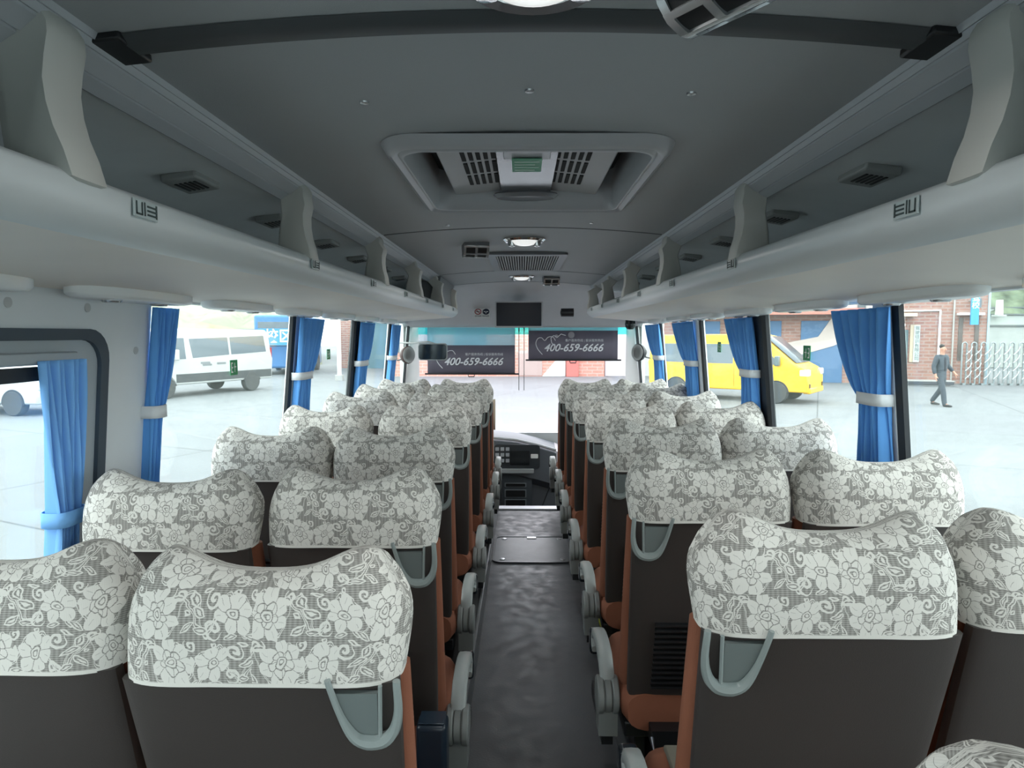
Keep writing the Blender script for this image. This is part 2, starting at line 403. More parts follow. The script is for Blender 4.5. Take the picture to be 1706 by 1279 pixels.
# rear wall with window
g = MB(); g.box((-1.3, YB-0.05, -0.1), (1.3, YB, 0.95)); g.box((-1.3, YB-0.05, 1.75), (1.3, YB, 2.05))
g.box((-1.3, YB-0.05, 0.95), (-1.1, YB, 1.75)); g.box((1.1, YB-0.05, 0.95), (1.3, YB, 1.75)); struct(g.build('wall_back', PANEL, smooth=0))
g = MB(); g.box((-1.1, YB-0.03, 0.95), (1.1, YB-0.024, 1.75)); struct(g.build('window_1', SIDEGLASS, smooth=0))
PILL = {1: [(2.13, 2.27, 0), (3.28, 3.52, 1), (4.45, 4.62, 0), (5.75, 5.90, 0), (6.95, YF, 0)],
        -1: [(3.44, 3.60, 0), (4.70, 4.93, 1), (5.98, 6.12, 0), (6.95, YF, 0)]}
wn = 2; tn = 6
for side in (-1, 1):
    for (a, b, dark) in PILL[side]:
        m = MB(); q = [(a, ZB-0.01), (b, ZB-0.01), (b, ZT), (a, ZT)]
        zs = [ZB-0.01 + (ZT-ZB+0.01)*k/4 for k in range(5)]
        rg = []
        for z in zs:
            x = xw(z); rg.append([(side*(x-0.012), a+0.02, z), (side*(x-0.012), b-0.0, z), (side*(x+0.03), b, z), (side*(x+0.03), a+0.02, z)])
        m.loft(rg); struct(m.build('trim_%d' % tn, BLACK if dark else mat('pillar_panel', 'dde2e2', 0.5), bevel=0.008)); tn += 1
        m = MB(); rg = [[(side*(xw(z)-0.004), a-0.006, z), (side*(xw(z)-0.012), a+0.021, z), (side*(xw(z)+0.013), a+0.021, z), (side*(xw(z)+0.013), a-0.006, z)] for z in zs]
        m.loft(rg); struct(m.build('trim_%d' % tn, BLACK, smooth=0)); tn += 1
    edges = ([(2.12, 2.12, 0)] if side < 0 else [(YB, -0.7, 0)]) + PILL[side]
    for (p, q) in zip(edges[:-1], edges[1:]):
        y0, y1 = p[1], q[0]
        m = MB(); m.loft([[(side*(xw(z)+0.014), y0, z), (side*(xw(z)+0.014), y1, z), (side*(xw(z)+0.02), y1, z), (side*(xw(z)+0.02), y0, z)] for z in [ZB-0.01 + (ZT-ZB+0.02)*k/4 for k in range(5)]])
        struct(m.build('window_%d' % wn, SIDEGLASS)); wn += 1
# emergency window on the left: rubber seal, inner frame, pane
inner = rrect(-0.45, 0.76, 1.90, 1.515, 0.09); i2 = rrect(-0.41, 0.79, 1.865, 1.485, 0.075); i3 = rrect(-0.35, 0.84, 1.80, 1.43, 0.05)
wf = ring_plate(i2, inner, wall_pt(-1, -0.012), wall_pt(-1, 0.035)).build('window_%d' % wn, mat('rubber_seal', '3d4a55', 0.6)); struct(wf)
ring_plate(i3, i2, wall_pt(-1, 0.0), wall_pt(-1, 0.03)).build('window_frame', mat('inner_frame', 'a3acb1', 0.5), wf)
m = MB(); m.loft([[(-(xw(z)+o_), y, z) for (o_, y) in ((0.014, -0.35), (0.014, 1.80), (0.02, 1.80), (0.02, -0.35))] for z in (0.84, 0.95, 1.1, 1.25, 1.43)]); m.build('pane', SIDEGLASS, wf)
m = MB(); m.box((-xw(1.45)+0.004, -0.3, 1.425), (-xw(1.45)+0.028, 1.74, 1.455)); m.build('curtain_rail', mat('rail', '98a2a8', 0.35), wf, bevel=0.004)
m = MB(); m.box((-xw(1.42)+0.0, -0.3, 1.385), (-xw(1.42)+0.012, 1.66, 1.42)); m.build('rubber_strip', BLACK, wf)
m = MB(); m.loft([[(-(xw(z)-a_), b_, z) for (a_, b_) in ((0.02, 1.70), (0.02, 1.76), (-0.01, 1.76), (-0.01, 1.70))] for z in (0.85, 1.0, 1.2)]); m.build('sash_edge', BLACK, wf)
for (u, v) in ((6, 503), (140, 512), (227, 583), (218, 765)):
    d = ray(u, v); tt = -1.205 / d.x; p = Vector((d.x*tt, d.y*tt, CAM_Z + d.z*tt))
    m = MB(); m.lathe([(0.0001, 0.004), (0.013, 0.003), (0.015, -0.01)], (-xw(p.z), p.y, p.z), 0, 14); o = m.build('trim_%d' % tn, PANEL); struct(o); tn += 1

# ceiling: slightly arched panels with seams and a hatch opening
def zc(x): return 1.977 - 0.036 * (x / 0.65) ** 2
HX0, HX1, HY0, HY1 = -0.315, 0.34, 1.66, 2.44
def ceil_panel(y0, y1, holes=None):
    xs = sorted(set([-0.66 + 1.32*k/12 for k in range(13)] + [HX0, HX1])); yy = sorted(set([y0, y1] + ([HY0, HY1] if holes else [])))
    m = MB(); idx = {}
    for i, x in enumerate(xs):
        for j, y in enumerate(yy): idx[i, j] = len(m.v); m.v.append((x, y, zc(x)))
    for i in range(len(xs)-1):
        for j in range(len(yy)-1):
            if holes and HX0 <= (xs[i]+xs[i+1])/2 <= HX1 and HY0 < (yy[j]+yy[j+1])/2 < HY1: continue
            m.f.append((idx[i, j], idx[i+1, j], idx[i+1, j+1], idx[i, j+1]))
    return m
for (a, b, h) in ((YB, 1.035, 0), (1.045, 2.985, 1), (3.0, 4.985, 0), (5.0, 6.02, 0)):
    m = ceil_panel(a, b, h); o = m.build('ceiling', CEIL, smooth=60); struct(o)
m = MB(); m.box((-1.35, YB, 2.12), (1.35, YF+0.05, 2.15)); struct(m.build('ceiling', PANEL, smooth=0))
SEAM = mat('seam_strip', '44484b', 0.5)
for i, (y, w, hgt) in enumerate(((1.04, 0.034, 0.012), (2.992, 0.008, 0.002), (4.992, 0.01, 0.002), (6.02, 0.008, 0.002))):
    m = MB(); xs = [-0.62 + 1.24*k/40 for k in range(41)]
    m.loft([[(x, y-w, zc(x)-0.0015), (x, y-w*0.5, zc(x)-hgt), (x, y+w*0.5, zc(x)-hgt), (x, y+w, zc(x)-0.0015), (x, y, zc(x)+0.004)] for x in xs]); struct(m.build('trim_%d' % tn, SEAM)); tn += 1
for s_ in (-1, 1):
    m = MB(); m.box((s_*0.62-0.025, 1.0, zc(0.62)-0.012), (s_*0.62+0.025, 1.09, zc(0.62)+0.004), Matrix.Rotation(s_*0.1, 3, 'Y')); struct(m.build('trim_%d' % tn, DARK, bevel=0.004)); tn += 1
for (u, v) in ((607, 170), (882, 158), (1152, 155), (746, 375), (985, 372)):
    d = ray(u, v); tt = (1.968 - CAM_Z) / d.z
    m = MB(); m.lathe([(0.0001, -0.004), (0.009, -0.003), (0.011, 0.004)], (d.x*tt, d.y*tt, zc(d.x*tt)), 2, 12); struct(m.build('trim_%d' % tn, SILVER)); tn += 1
# front bulkhead curving down to the windscreen
m = MB(); pr = [(6.0, 1.985), (6.35, 1.95), (6.66, 1.885), (6.84, 1.79), (6.95, 1.68), (7.02, 1.60), (7.08, 1.575), (7.23, 1.575)]
rings = []
for (y, z) in pr:
    rings.append([(x, y - 0.10*(x/1.2)**2*(y-6.02), z - 0.05*(x/1.2)**2 * (1 if z > 1.6 else 0)) for x in [-1.25 + 2.5*k/16 for k in range(17)]])
m.loft(rings, False); o = m.build('wall_front', mat('front_panel', 'c0c0c2', 0.5, var=0.02), smooth=60); struct(o)
m = MB(); m.box((-1.3, YF-0.02, -0.42), (1.3, YF+0.03, 0.42)); struct(m.build('wall_front', PANEL, smooth=0))
# windscreen with tinted top strip
m = MB(); m.box((-1.2, 7.225, 0.42), (1.2, 7.231, 1.50)); struct(m.build('window_%d' % (wn+1), FRONTGLASS, smooth=0))
m = MB(); m.box((-1.2, 7.225, 1.50), (1.2, 7.231, 1.60)); struct(m.build('window_%d' % (wn+2), FRONTTINT, smooth=0))
for sx in (-1, 1):
    m = MB(); m.loft([[(sx*a_, b_, z) for (a_, b_) in ((1.13, 7.24), (1.17, 7.14), (1.25, 6.95), (1.3, 7.0), (1.3, 7.24))] for z in (0.4, 1.0, 1.62)]); struct(m.build('trim_%d' % tn, mat('front_pillar', 'b9bbb8', 0.5))); tn += 1

# ------------------------------------------------------------------ luggage racks
def lipx(y): return 0.655 - 0.015 * max(0, y - 1.1)**0.95 if y > 1.1 else 0.655
def rack(side):
    nm = 'left' if side < 0 else 'right'
    t = thing('luggage_rack', 'long grey overhead luggage rack above the %s-hand windows' % nm, 'luggage rack', (0, 0, 0), group='overhead luggage racks')
    cx = 0.0
    def sect(y, k=0.0):
        L = lipx(y) + k
        return [(L+0.05, 1.715), (L+0.022, 1.738), (L+0.006, 1.738), (L-0.006, 1.726), (L-0.004, 1.694), (L+0.012, 1.674), (L+0.032, 1.661), (L+0.05, 1.655),
                (0.95, 1.638), (1.24, 1.612), (1.24, 1.66), (0.80, 1.685)]
    ys = [YB, 0, 0.6, 1.1, 2, 3, 4, 5, 5.9]
    rings = [[(side*x, y, z) for x, z in sect(y)] for y in ys]
    for y, k in ((6.1, 0.012), (6.22, 0.05), (6.28, 0.12)): rings.append([(side*min(x, 1.24), y, z) for x, z in sect(y, k)])
    # split: underside gets its own part
    def pick(r, ids): return [r[i] for i in ids]
    m = MB(); m.loft([pick(r, (10, 11, 0, 1, 2, 3, 4, 5, 6, 7)) for r in rings], False)
    e = rings[-1]; o0 = len(m.v); m.v += e; m.f.append(tuple(range(o0, o0+len(e))))
    m.build('rack_lip', LIPM, t, smooth=50)
    m = MB(); m.loft([pick(r, (7, 8, 9)) for r in rings], False); m.build('underside_panel', UNDER, t, smooth=50)
    # curved back
    bp = [(1.24, 1.65), (1.20, 1.74), (1.11, 1.815), (1.0, 1.868), (0.90, 1.893), (0.80, 1.903), (0.705, 1.903)]
    m = MB(); m.loft([[(side*x, y, z) for x, z in bp] for y in (YB, 1, 2, 3, 4, 5, 6.25)], False); m.build('back_panel', mat('rack_back', 'e6e8e8', 0.5, var=0.03), t, smooth=50)
    # ribbed trim between ceiling and rack
    tp = [(0.712, 1.905), (0.708, 1.893), (0.700, 1.890), (0.676, 1.902), (0.675, 1.906), (0.671, 1.904), (0.646, 1.922), (0.645, 1.926), (0.641, 1.925), (0.637, 1.931), (0.635, 1.935), (0.631, 1.934), (0.626, 1.944), (0.64, 1.955)]
    m = MB(); m.loft([[(side*x, y, z) for x, z in tp] for y in (YB, 6.2)], True); m.build('cove_trim', TRIM, t, smooth=25)
    # brackets
    prof = [(0.637, 1.938), (0.626, 1.920), (0.627, 1.905), (0.638, 1.878), (0.648, 1.85), (0.651, 1.82), (0.649, 1.79), (0.642, 1.76), (0.64, 1.725), (0.75, 1.700), (0.745, 1.75), (0.735, 1.80), (0.72, 1.85), (0.705, 1.895), (0.67, 1.92)]
    bys = (0.90, 1.93, 2.95, 3.93, 4.9, 5.8)
    for y in bys:
        dx = lipx(y) - 0.655; rg = []
        for (oy, ins) in ((0, 0.010), (0.012, 0.002), (0.04, 0), (0.068, 0.002), (0.08, 0.010)):
            c = (sum(p[0] for p in prof)/len(prof), sum(p[1] for p in prof)/len(prof))
            ring = []
            for x, z in prof:
                k = 1 - ins/0.06
                zz = c[1] + (z-c[1])*(1 - ins/0.4) ; xx = c[0] + (x-c[0])*k
                ring.append((side*(xx + dx*(1 if z < 1.88 else 0.0)), y+oy+0.06*max(0, (1.94-zz)/0.22)**1.6, zz))
            rg.append(ring)
        m = MB(); m.loft(rg); m.build('bracket', mat('bracket_plastic', 'c6c7c1', 0.45), t, smooth=55)
    # air vents
    for k in range(8):
        y = 1.14 + 0.58*k - (0.05 if side > 0 else 0)
        v = MB()
        R = Matrix.Rotation(side*0.16, 3, 'Y')
        c = Vector((side*0.85, y, 1.895))
        v.box(c + Vector((-0.045, -0.075, -0.016)), c + Vector((0.045, 0.065, 0.006)), R, c)
        vo = v.build('air_vent', GREYP, t, bevel=0.006)
        s_ = MB()
        for q in range(5):
            a_ = c + Vector((-0.026 + q*0.012, -0.045, -0.018)); s_.box(a_, a_ + Vector((0.006, 0.075, 0.003)), R, c)
        s_.build('vent_slots', DARK, vo, smooth=0)
    # seat number plates on the lip
    for (y, full) in ((1.14, 1), (2.03, 1), (2.78, 0), (3.5, 0), (4.2, 0), (4.95, 0), (5.6, 0)):
        L = lipx(y)
        p = MB(); p.box((side*(L-0.009)-0.0015, y-0.036, 1.697), (side*(L-0.009)+0.0015, y+0.036, 1.727)); po = p.build('number_plate', mat('plate_plastic', 'b9c6c6', 0.3), t, bevel=0.001)
        g = MB(); x0, x1 = sorted((side*(L-0.0118), side*(L-0.0112)))
        g.box((x0, y-0.031, 1.701), (x1, y-0.028, 1.723)); g.box((x0, y-0.031, 1.701), (x1, y-0.012, 1.704)); g.box((x0, y-0.015, 1.701), (x1, y-0.012, 1.723))
        for q in range(3): g.box((x0, y+0.002, 1.703+q*0.007), (x1, y+0.028, 1.706+q*0.007))
        g.box((x0, y+0.028, 1.701), (x1, y+0.032, 1.724)); g.box((x0, y-0.007, 1.701), (x1, y-0.004, 1.724))
        g.build('pictogram', mat('pictogram_ink', '3c4a4a', 0.6), po, smooth=0)
    # light and air units under the rack
    for k in range(7):
        y = 1.22 + 0.72*k
        rg = []
        for (s_, z) in ((1.0, 1.640), (0.99, 1.606), (0.95, 1.598), (0.84, 1.594)):
            rg.append([(side*(1.135 + 0.055*s_*math.copysign(abs(math.cos(a))**0.7, math.cos(a))), y + 0.29*s_*math.copysign(abs(math.sin(a))**0.6, math.sin(a)), z + (0.014 if z > 1.63 else 0)) for a in [2*PI*i/24 for i in range(24)]])
        m = MB(); m.loft(rg); po = m.build('reading_light_unit', mat('unit_plastic', 'e2e6e6', 0.25), t, smooth=50)
        for q in (-1, 1):
            l = MB(); l.lathe([(0.0001, -0.006), (0.022, -0.005), (0.027, 0.0), (0.027, 0.004)], (side*1.135, y+q*0.12, 1.593), 2, 16); l.build('air_nozzle', SILVER, po)
    if side < 0:                                       # closed compartment at the front end
        m = MB(); rg = []
        for y, dx in ((5.0, 0.0), (5.5, 0.004), (5.95, 0.01), (6.2, 0.05), (6.27, 0.11)):
            rg.append([(side*(x + dx + (lipx(y)-0.655)*0.8), y, z) for x, z in ((0.668, 1.735), (0.672, 1.80), (0.672, 1.86), (0.66, 1.915), (0.655, 1.935), (0.80, 1.93), (0.80, 1.735))])
        m.loft(rg); m.build('closed_locker', mat('locker_grey', '7d8284', 0.45), t, smooth=50)
    return t
rack(-1); rack(1)

# ------------------------------------------------------------------ roof hatch
t = thing('roof_hatch', 'rectangular roof escape hatch with raised grey frame, grilles and green sticker', 'roof hatch', (0, 0, 0))
fi = rrect(HX0+0.02, HY0+0.03, HX1-0.02, HY1-0.02, 0.05); fo = rrect(HX0-0.035, HY0-0.075, HX1+0.035, HY1+0.05, 0.085)
def mixp(a, b, k): return [(p[0]*(1-k)+q[0]*k, p[1]*(1-k)+q[1]*k) for p, q in zip(a, b)]
m = MB(); m.loft([[(x, y, zc(x)-0.001) for x, y in fo], [(x, y, zc(x)-0.02) for x, y in mixp(fo, fi, 0.18)], [(x, y, zc(x)-0.026) for x, y in mixp(fo, fi, 0.4)], [(x, y, zc(x)-0.016) for x, y in mixp(fo, fi, 0.62)],
       [(x, y, zc(x)-0.022) for x, y in mixp(fo, fi, 0.72)], [(x, y, zc(x)-0.022) for x, y in mixp(fo, fi, 0.82)], [(x, y, zc(x)-0.002) for x, y in fi], [(x, y, 2.09) for x, y in fi]], True, False, False)
m.build('frame', mat('hatch_frame', 'b0b2b5', 0.32), t, smooth=50)
m = MB(); m.box((HX0, HY0, 2.085), (HX1, HY1, 2.095)); m.build('cover', DARK, t)
HP = mat('hatch_panel', 'a9aaab', 0.4)
cxh = (HX0+HX1)/2
for sx in (-1, 1):
    x0, x1 = sorted((cxh + sx*0.085, cxh + sx*0.25))
    m = MB(); m.box((x0, HY0+0.03, 2.0), (x1, HY1-0.06, 2.02), Matrix.Rotation(sx*0.10, 3, 'Y')); po = m.build('grille_panel', HP, t, bevel=0.006)
    g = MB(); cx_ = cxh + sx*0.135
    for r_ in range(3):
        for c_ in range(5):
            xx = cx_ - 0.045 + c_*0.021; yy = HY0 + 0.16 + r_*0.15
            zz = 2.0 - (xx - (x0+x1)/2)*math.tan(sx*0.10) 
            g.box((xx-0.006, yy, zz-0.003), (xx+0.006, yy+0.12, zz+0.002))
    g.build('grille_slots', mat('slot_black', '07080a', 0.8), po, smooth=0)
m = MB(); m.box((cxh-0.085, HY0+0.02, 1.995), (cxh+0.085, HY1-0.05, 2.0)); m.build('center_panel', mat('hatch_glass', '5d6166', 0.12), t)
m = MB(); m.box((cxh-0.065, HY0+0.02, 1.985), (cxh+0.065, HY0+0.22, 1.994)); m.build('cover_pad', mat('hatch_pad', 'b5b5ba', 0.3), t, bevel=0.003)
m = MB(); m.box((cxh-0.042, HY0+0.19, 1.978), (cxh+0.042, HY0+0.33, 1.981)); po = m.build('green_sticker', mat('sticker_mint', '5fa583', 0.5), t)
g = MB()
for q in range(4): g.box((cxh-0.035, HY0+0.21+q*0.03, 1.9768), (cxh+0.035-0.012*(q % 2), HY0+0.218+q*0.03, 1.9775))
g.build('printed_lines', mat('mint_pale', 'cfe8da', 0.5), po, smooth=0)
m = MB(); m.lathe([(0.0001, 0), (0.10, 0.002), (0.115, 0.015), (0.11, 0.02)], (cxh, HY1-0.07, 1.975), 2, 24); m.v = [(x, (y-(HY1-0.07))*0.45+(HY1-0.07), z) for x, y, z in m.v]; m.build('latch_knob', mat('latch_grey', '77797d', 0.25), t)

# ------------------------------------------------------------------ ceiling fittings
GLOW = mat('lamp_lens', 'f4f6f4', 0.2, emit=0.35)  # faint lens glow is added; the domes look switched off
def dome(x, y, label):
    t = thing('dome_light', label, 'ceiling light', (x, y, zc(x)), group='round chrome ceiling lights')
    m = MB(); m.lathe([(0.105, 0.0), (0.107, -0.008), (0.095, -0.018), (0.075, -0.016), (0.07, -0.010), (0.07, 0.0)], n=32); m.build('chrome_rim', CHROME, t)
    m = MB(); m.lathe([(0.072, -0.010), (0.055, -0.026), (0.03, -0.034), (0.0001, -0.036)], n=32); m.build('lens', GLOW, t)
    for q in (-1, 1):
        m = MB(); m.lathe([(0.0001, -0.042), (0.018, -0.038), (0.022, -0.02), (0.022, -0.01)], (q*0.062, 0.0, 0), 2, 14); m.build('chrome_button', CHROME, t)
    ld = bpy.data.lights.new('dome_fill', 'AREA'); ld.shape = 'DISK'; ld.size = 0.12; ld.energy = 1.5; ld.color = (1, 0.98, 0.95)  # weak fill added under each unlit-looking dome to brighten the cabin
    lo = bpy.data.objects.new('dome_fill', ld); COL.objects.link(lo); lo.parent = t; lo.location = (0, 0, -0.05)
dome(0.015, 0.895, 'chrome-rimmed dome light at the top edge, nearest the camera')
dome(0.01, 3.34, 'chrome-rimmed dome light between the roof hatch and the air grille')
dome(-0.005, 5.45, 'small-looking dome light beyond the air grille, furthest along the ceiling')
def spk(x, y, rz, label):
    t = thing('ceiling_speaker', label, 'speaker', (x, y, zc(x)), rz, group='curved ceiling speakers')
    n = 12; rg = []
    for xx in (-0.065, 0.065):
        rg.append([(xx, 0.06*math.cos(a), -0.068*math.sin(a)) for a in [PI*k/n for k in range(n+1)]])
    m = MB(); m.loft(rg); m.build('housing', mat('speaker_grey', '55595c', 0.4), t, smooth=50)
    def P(xx, a, r): return (xx, (0.06*r)*math.cos(a), -(0.068*r)*math.sin(a))
    g = MB(); b = MB()
    def patch(mb, x0, x1, a0, a1, r0, r1):
        k = 5; A = [a0 + (a1-a0)*i/k for i in range(k+1)]
        mb.loft([[P(x0, a, r0), P(x1, a, r0), P(x1, a, r1), P(x0, a, r1)] for a in A])
    for i in range(3): patch(g, -0.066+i*0.0595, -0.053+i*0.0595, 0.25, PI-0.9, 1.0, 1.09)
    for i in range(4): patch(g, -0.066, 0.066, 0.25+i*0.63, 0.40+i*0.63, 1.0, 1.08)
    for i in range(2):
        for j in range(3): patch(b, -0.053+i*0.0595, -0.0065+i*0.0595, 0.40+j*0.63, 0.88+j*0.63, 1.0, 1.02)
    for q in (g, b): q.v = [(p[0], -p[1], p[2]) for p in q.v]
    g.build('silver_grille', SILVER, t, smooth=50); b.build('openings', mat('slot_black2', '0b0e11', 0.6), t, smooth=50)
spk(0.255, 0.87, -0.95, 'large-looking silver-grilled speaker at the top edge right of the dome light')
spk(-0.245, 3.48, 0.2, 'silver-grilled speaker left of the dome light beside the air grille')
spk(0.235, 5.48, 0.1, 'tiny-looking dark speaker right of the furthest dome light')
t = thing('return_air_grille', 'rectangular ceiling air grille with fine lengthwise slats', 'air grille', (0.03, 4.35, 0))
fo = rrect(-0.235, -0.50, 0.235, 0.50, 0.02); fi = rrect(-0.185, -0.42, 0.185, 0.42, 0.01)
ring_plate(fi, fo, lambda p: (p[0], p[1], 1.958), lambda p: (p[0], p[1], 1.976)).build('frame', mat('grille_frame', '6b6f72', 0.35), t, bevel=0.003)
m = MB(); m.box((-0.185, -0.42, 1.966), (0.185, 0.42, 1.97)); m.build('backing', mat('grille_dark', '2c2f33', 0.7), t)
m = MB()
for k in range(24): m.box((-0.182+k*0.0155, -0.42, 1.958), (-0.176+k*0.0155, 0.42, 1.966))
m.build('slats', GREYP, t, smooth=0)

# ------------------------------------------------------------------ seats
def sup(c, n): return math.copysign(abs(c)**n, c)
def ztop(t):
    a = abs(t); return 1.150 + 0.035*math.exp(-((a-0.76)/0.32)**2) - 0.055*max(0, (a-0.80)/0.2)**2
def even_ring(n, ex, ey, hx, hy):                   # superellipse outline resampled to even steps, starting at the rear middle
    D_ = [(sup(math.cos(a), ex), sup(math.sin(a), ey)) for a in [-PI/2 + 2*PI*i/2000 for i in range(2001)]]
    L_ = [0]
    for p, q in zip(D_[:-1], D_[1:]): L_.append(L_[-1] + math.hypot((q[0]-p[0])*hx, (q[1]-p[1])*hy))
    out = []; j = 0
    for i in range(n):
        t_ = L_[-1]*i/n
        while L_[j+1] < t_: j += 1
        f_ = (t_-L_[j])/max(1e-9, L_[j+1]-L_[j]); out.append((D_[j][0]*(1-f_)+D_[j+1][0]*f_, D_[j][1]*(1-f_)+D_[j+1][1]*f_))
    return out
def cover_mesh(grow=0.0, z0=0.988, hx0=0.223, uvmap=True):
    N = 64; SL = [0, 0.02, 0.15, 0.3, 0.45, 0.6, 0.72, 0.82, 0.89, 0.94, 0.97, 0.99, 1.0]
    m = MB(); uvs = {}
    rings = []; ER = even_ring(N, 0.42, 0.55, 0.223, 0.063)
    for si, s in enumerate(SL):
        ring = []; hx = (hx0 + grow + 0.010*math.sin(PI*min(1, s*1.0)*0.6)) * (1 - 0.11*s**7)
        hy = (0.060 + grow) * max(0.02, (1 - s**5))**0.5
        for k in range(N):
            cx, sy = ER[k]
            x = hx*cx; tt = cx
            z = z0 + (ztop(tt) + grow - z0)*s
            y = 0.062 + hy*1.05*sy + 0.045*abs(tt)**5*(0.3+0.7*s) + 0.03*(s**2)*0.5
            if s == 0: z += 0.006*math.cos(tt*PI/2) - 0.002
            ring.append((x, y, z))
        rings.append(ring)
    m.loft(rings, True, True, False)
    o_ = (len(SL)-1)*N                                # close the top with a strip that follows the dip
    for k in range(-N//4, N//4):
        m.f.append((o_ + k % N, o_ + (k+1) % N, o_ + (N//2-k-1) % N, o_ + (N//2-k) % N) if -N//4 < k < N//4-1 else
                   ((o_ + k % N, o_ + (k+1) % N, o_ + (N//2-k-1) % N) if k == -N//4 else (o_ + k % N, o_ + (k+1) % N, o_ + (N//2-k) % N)))
    # arc-length uv from the middle ring
    mid = rings[4]; acc = [0]
    for k in range(N): acc.append(acc[-1] + (Vector(mid[(k+1) % N]) - Vector(mid[k])).length)
    for i, s in enumerate(SL):
        for k in range(N):
            bz = rings[i][k][2] - z0
            for j in range(1): pass
            up = (Vector(rings[i][k]) - Vector(rings[0][k])).length
            vv = 0
            for q in range(i): vv += (Vector(rings[q+1][k]) - Vector(rings[q][k])).length
            uvs[i*N + k] = (acc[k], vv)
    uvs['period'] = acc[-1]
    return m, uvs
def zback(z): return 0.005 + 0.16*max(0, (1.0 - z)/0.6)       # rear face of the backrest at height z
def shell_sections(hw, yoff, th, z0, z1, n=0.35, taper=0.018):
    rg = []
    for k in range(13):
        f_ = k/12; z = z0 + (z1-z0)*f_
        h = hw - taper*(1-f_)**1.2; e = 1.0
        if f_ < 0.08: e = 0.93 + 0.07*f_/0.08
        rg.append([(h*e*sup(math.cos(a), n), zback(z)+yoff+th/2 + th/2*e*sup(math.sin(a), n*1.6), z) for a in [2*PI*i/28 for i in range(28)]])
    return rg
def smoothpts(P, R, k=4):
    out = []; rr = []; n = len(P)
    for i in range(n-1):
        p0, p1, p2, p3 = P[max(0, i-1)], P[i], P[i+1], P[min(n-1, i+2)]
        for j in range(k):
            t_ = j/k
            out.append(tuple(0.5*((2*b) + (-a+c)*t_ + (2*a-5*b+4*c-d)*t_**2 + (-a+3*b-3*c+d)*t_**3) for a, b, c, d in zip(p0, p1, p2, p3)))
            rr.append(R[i] + (R[i+1]-R[i])*t_)
    out.append(P[-1]); rr.append(R[-1]); return out, rr
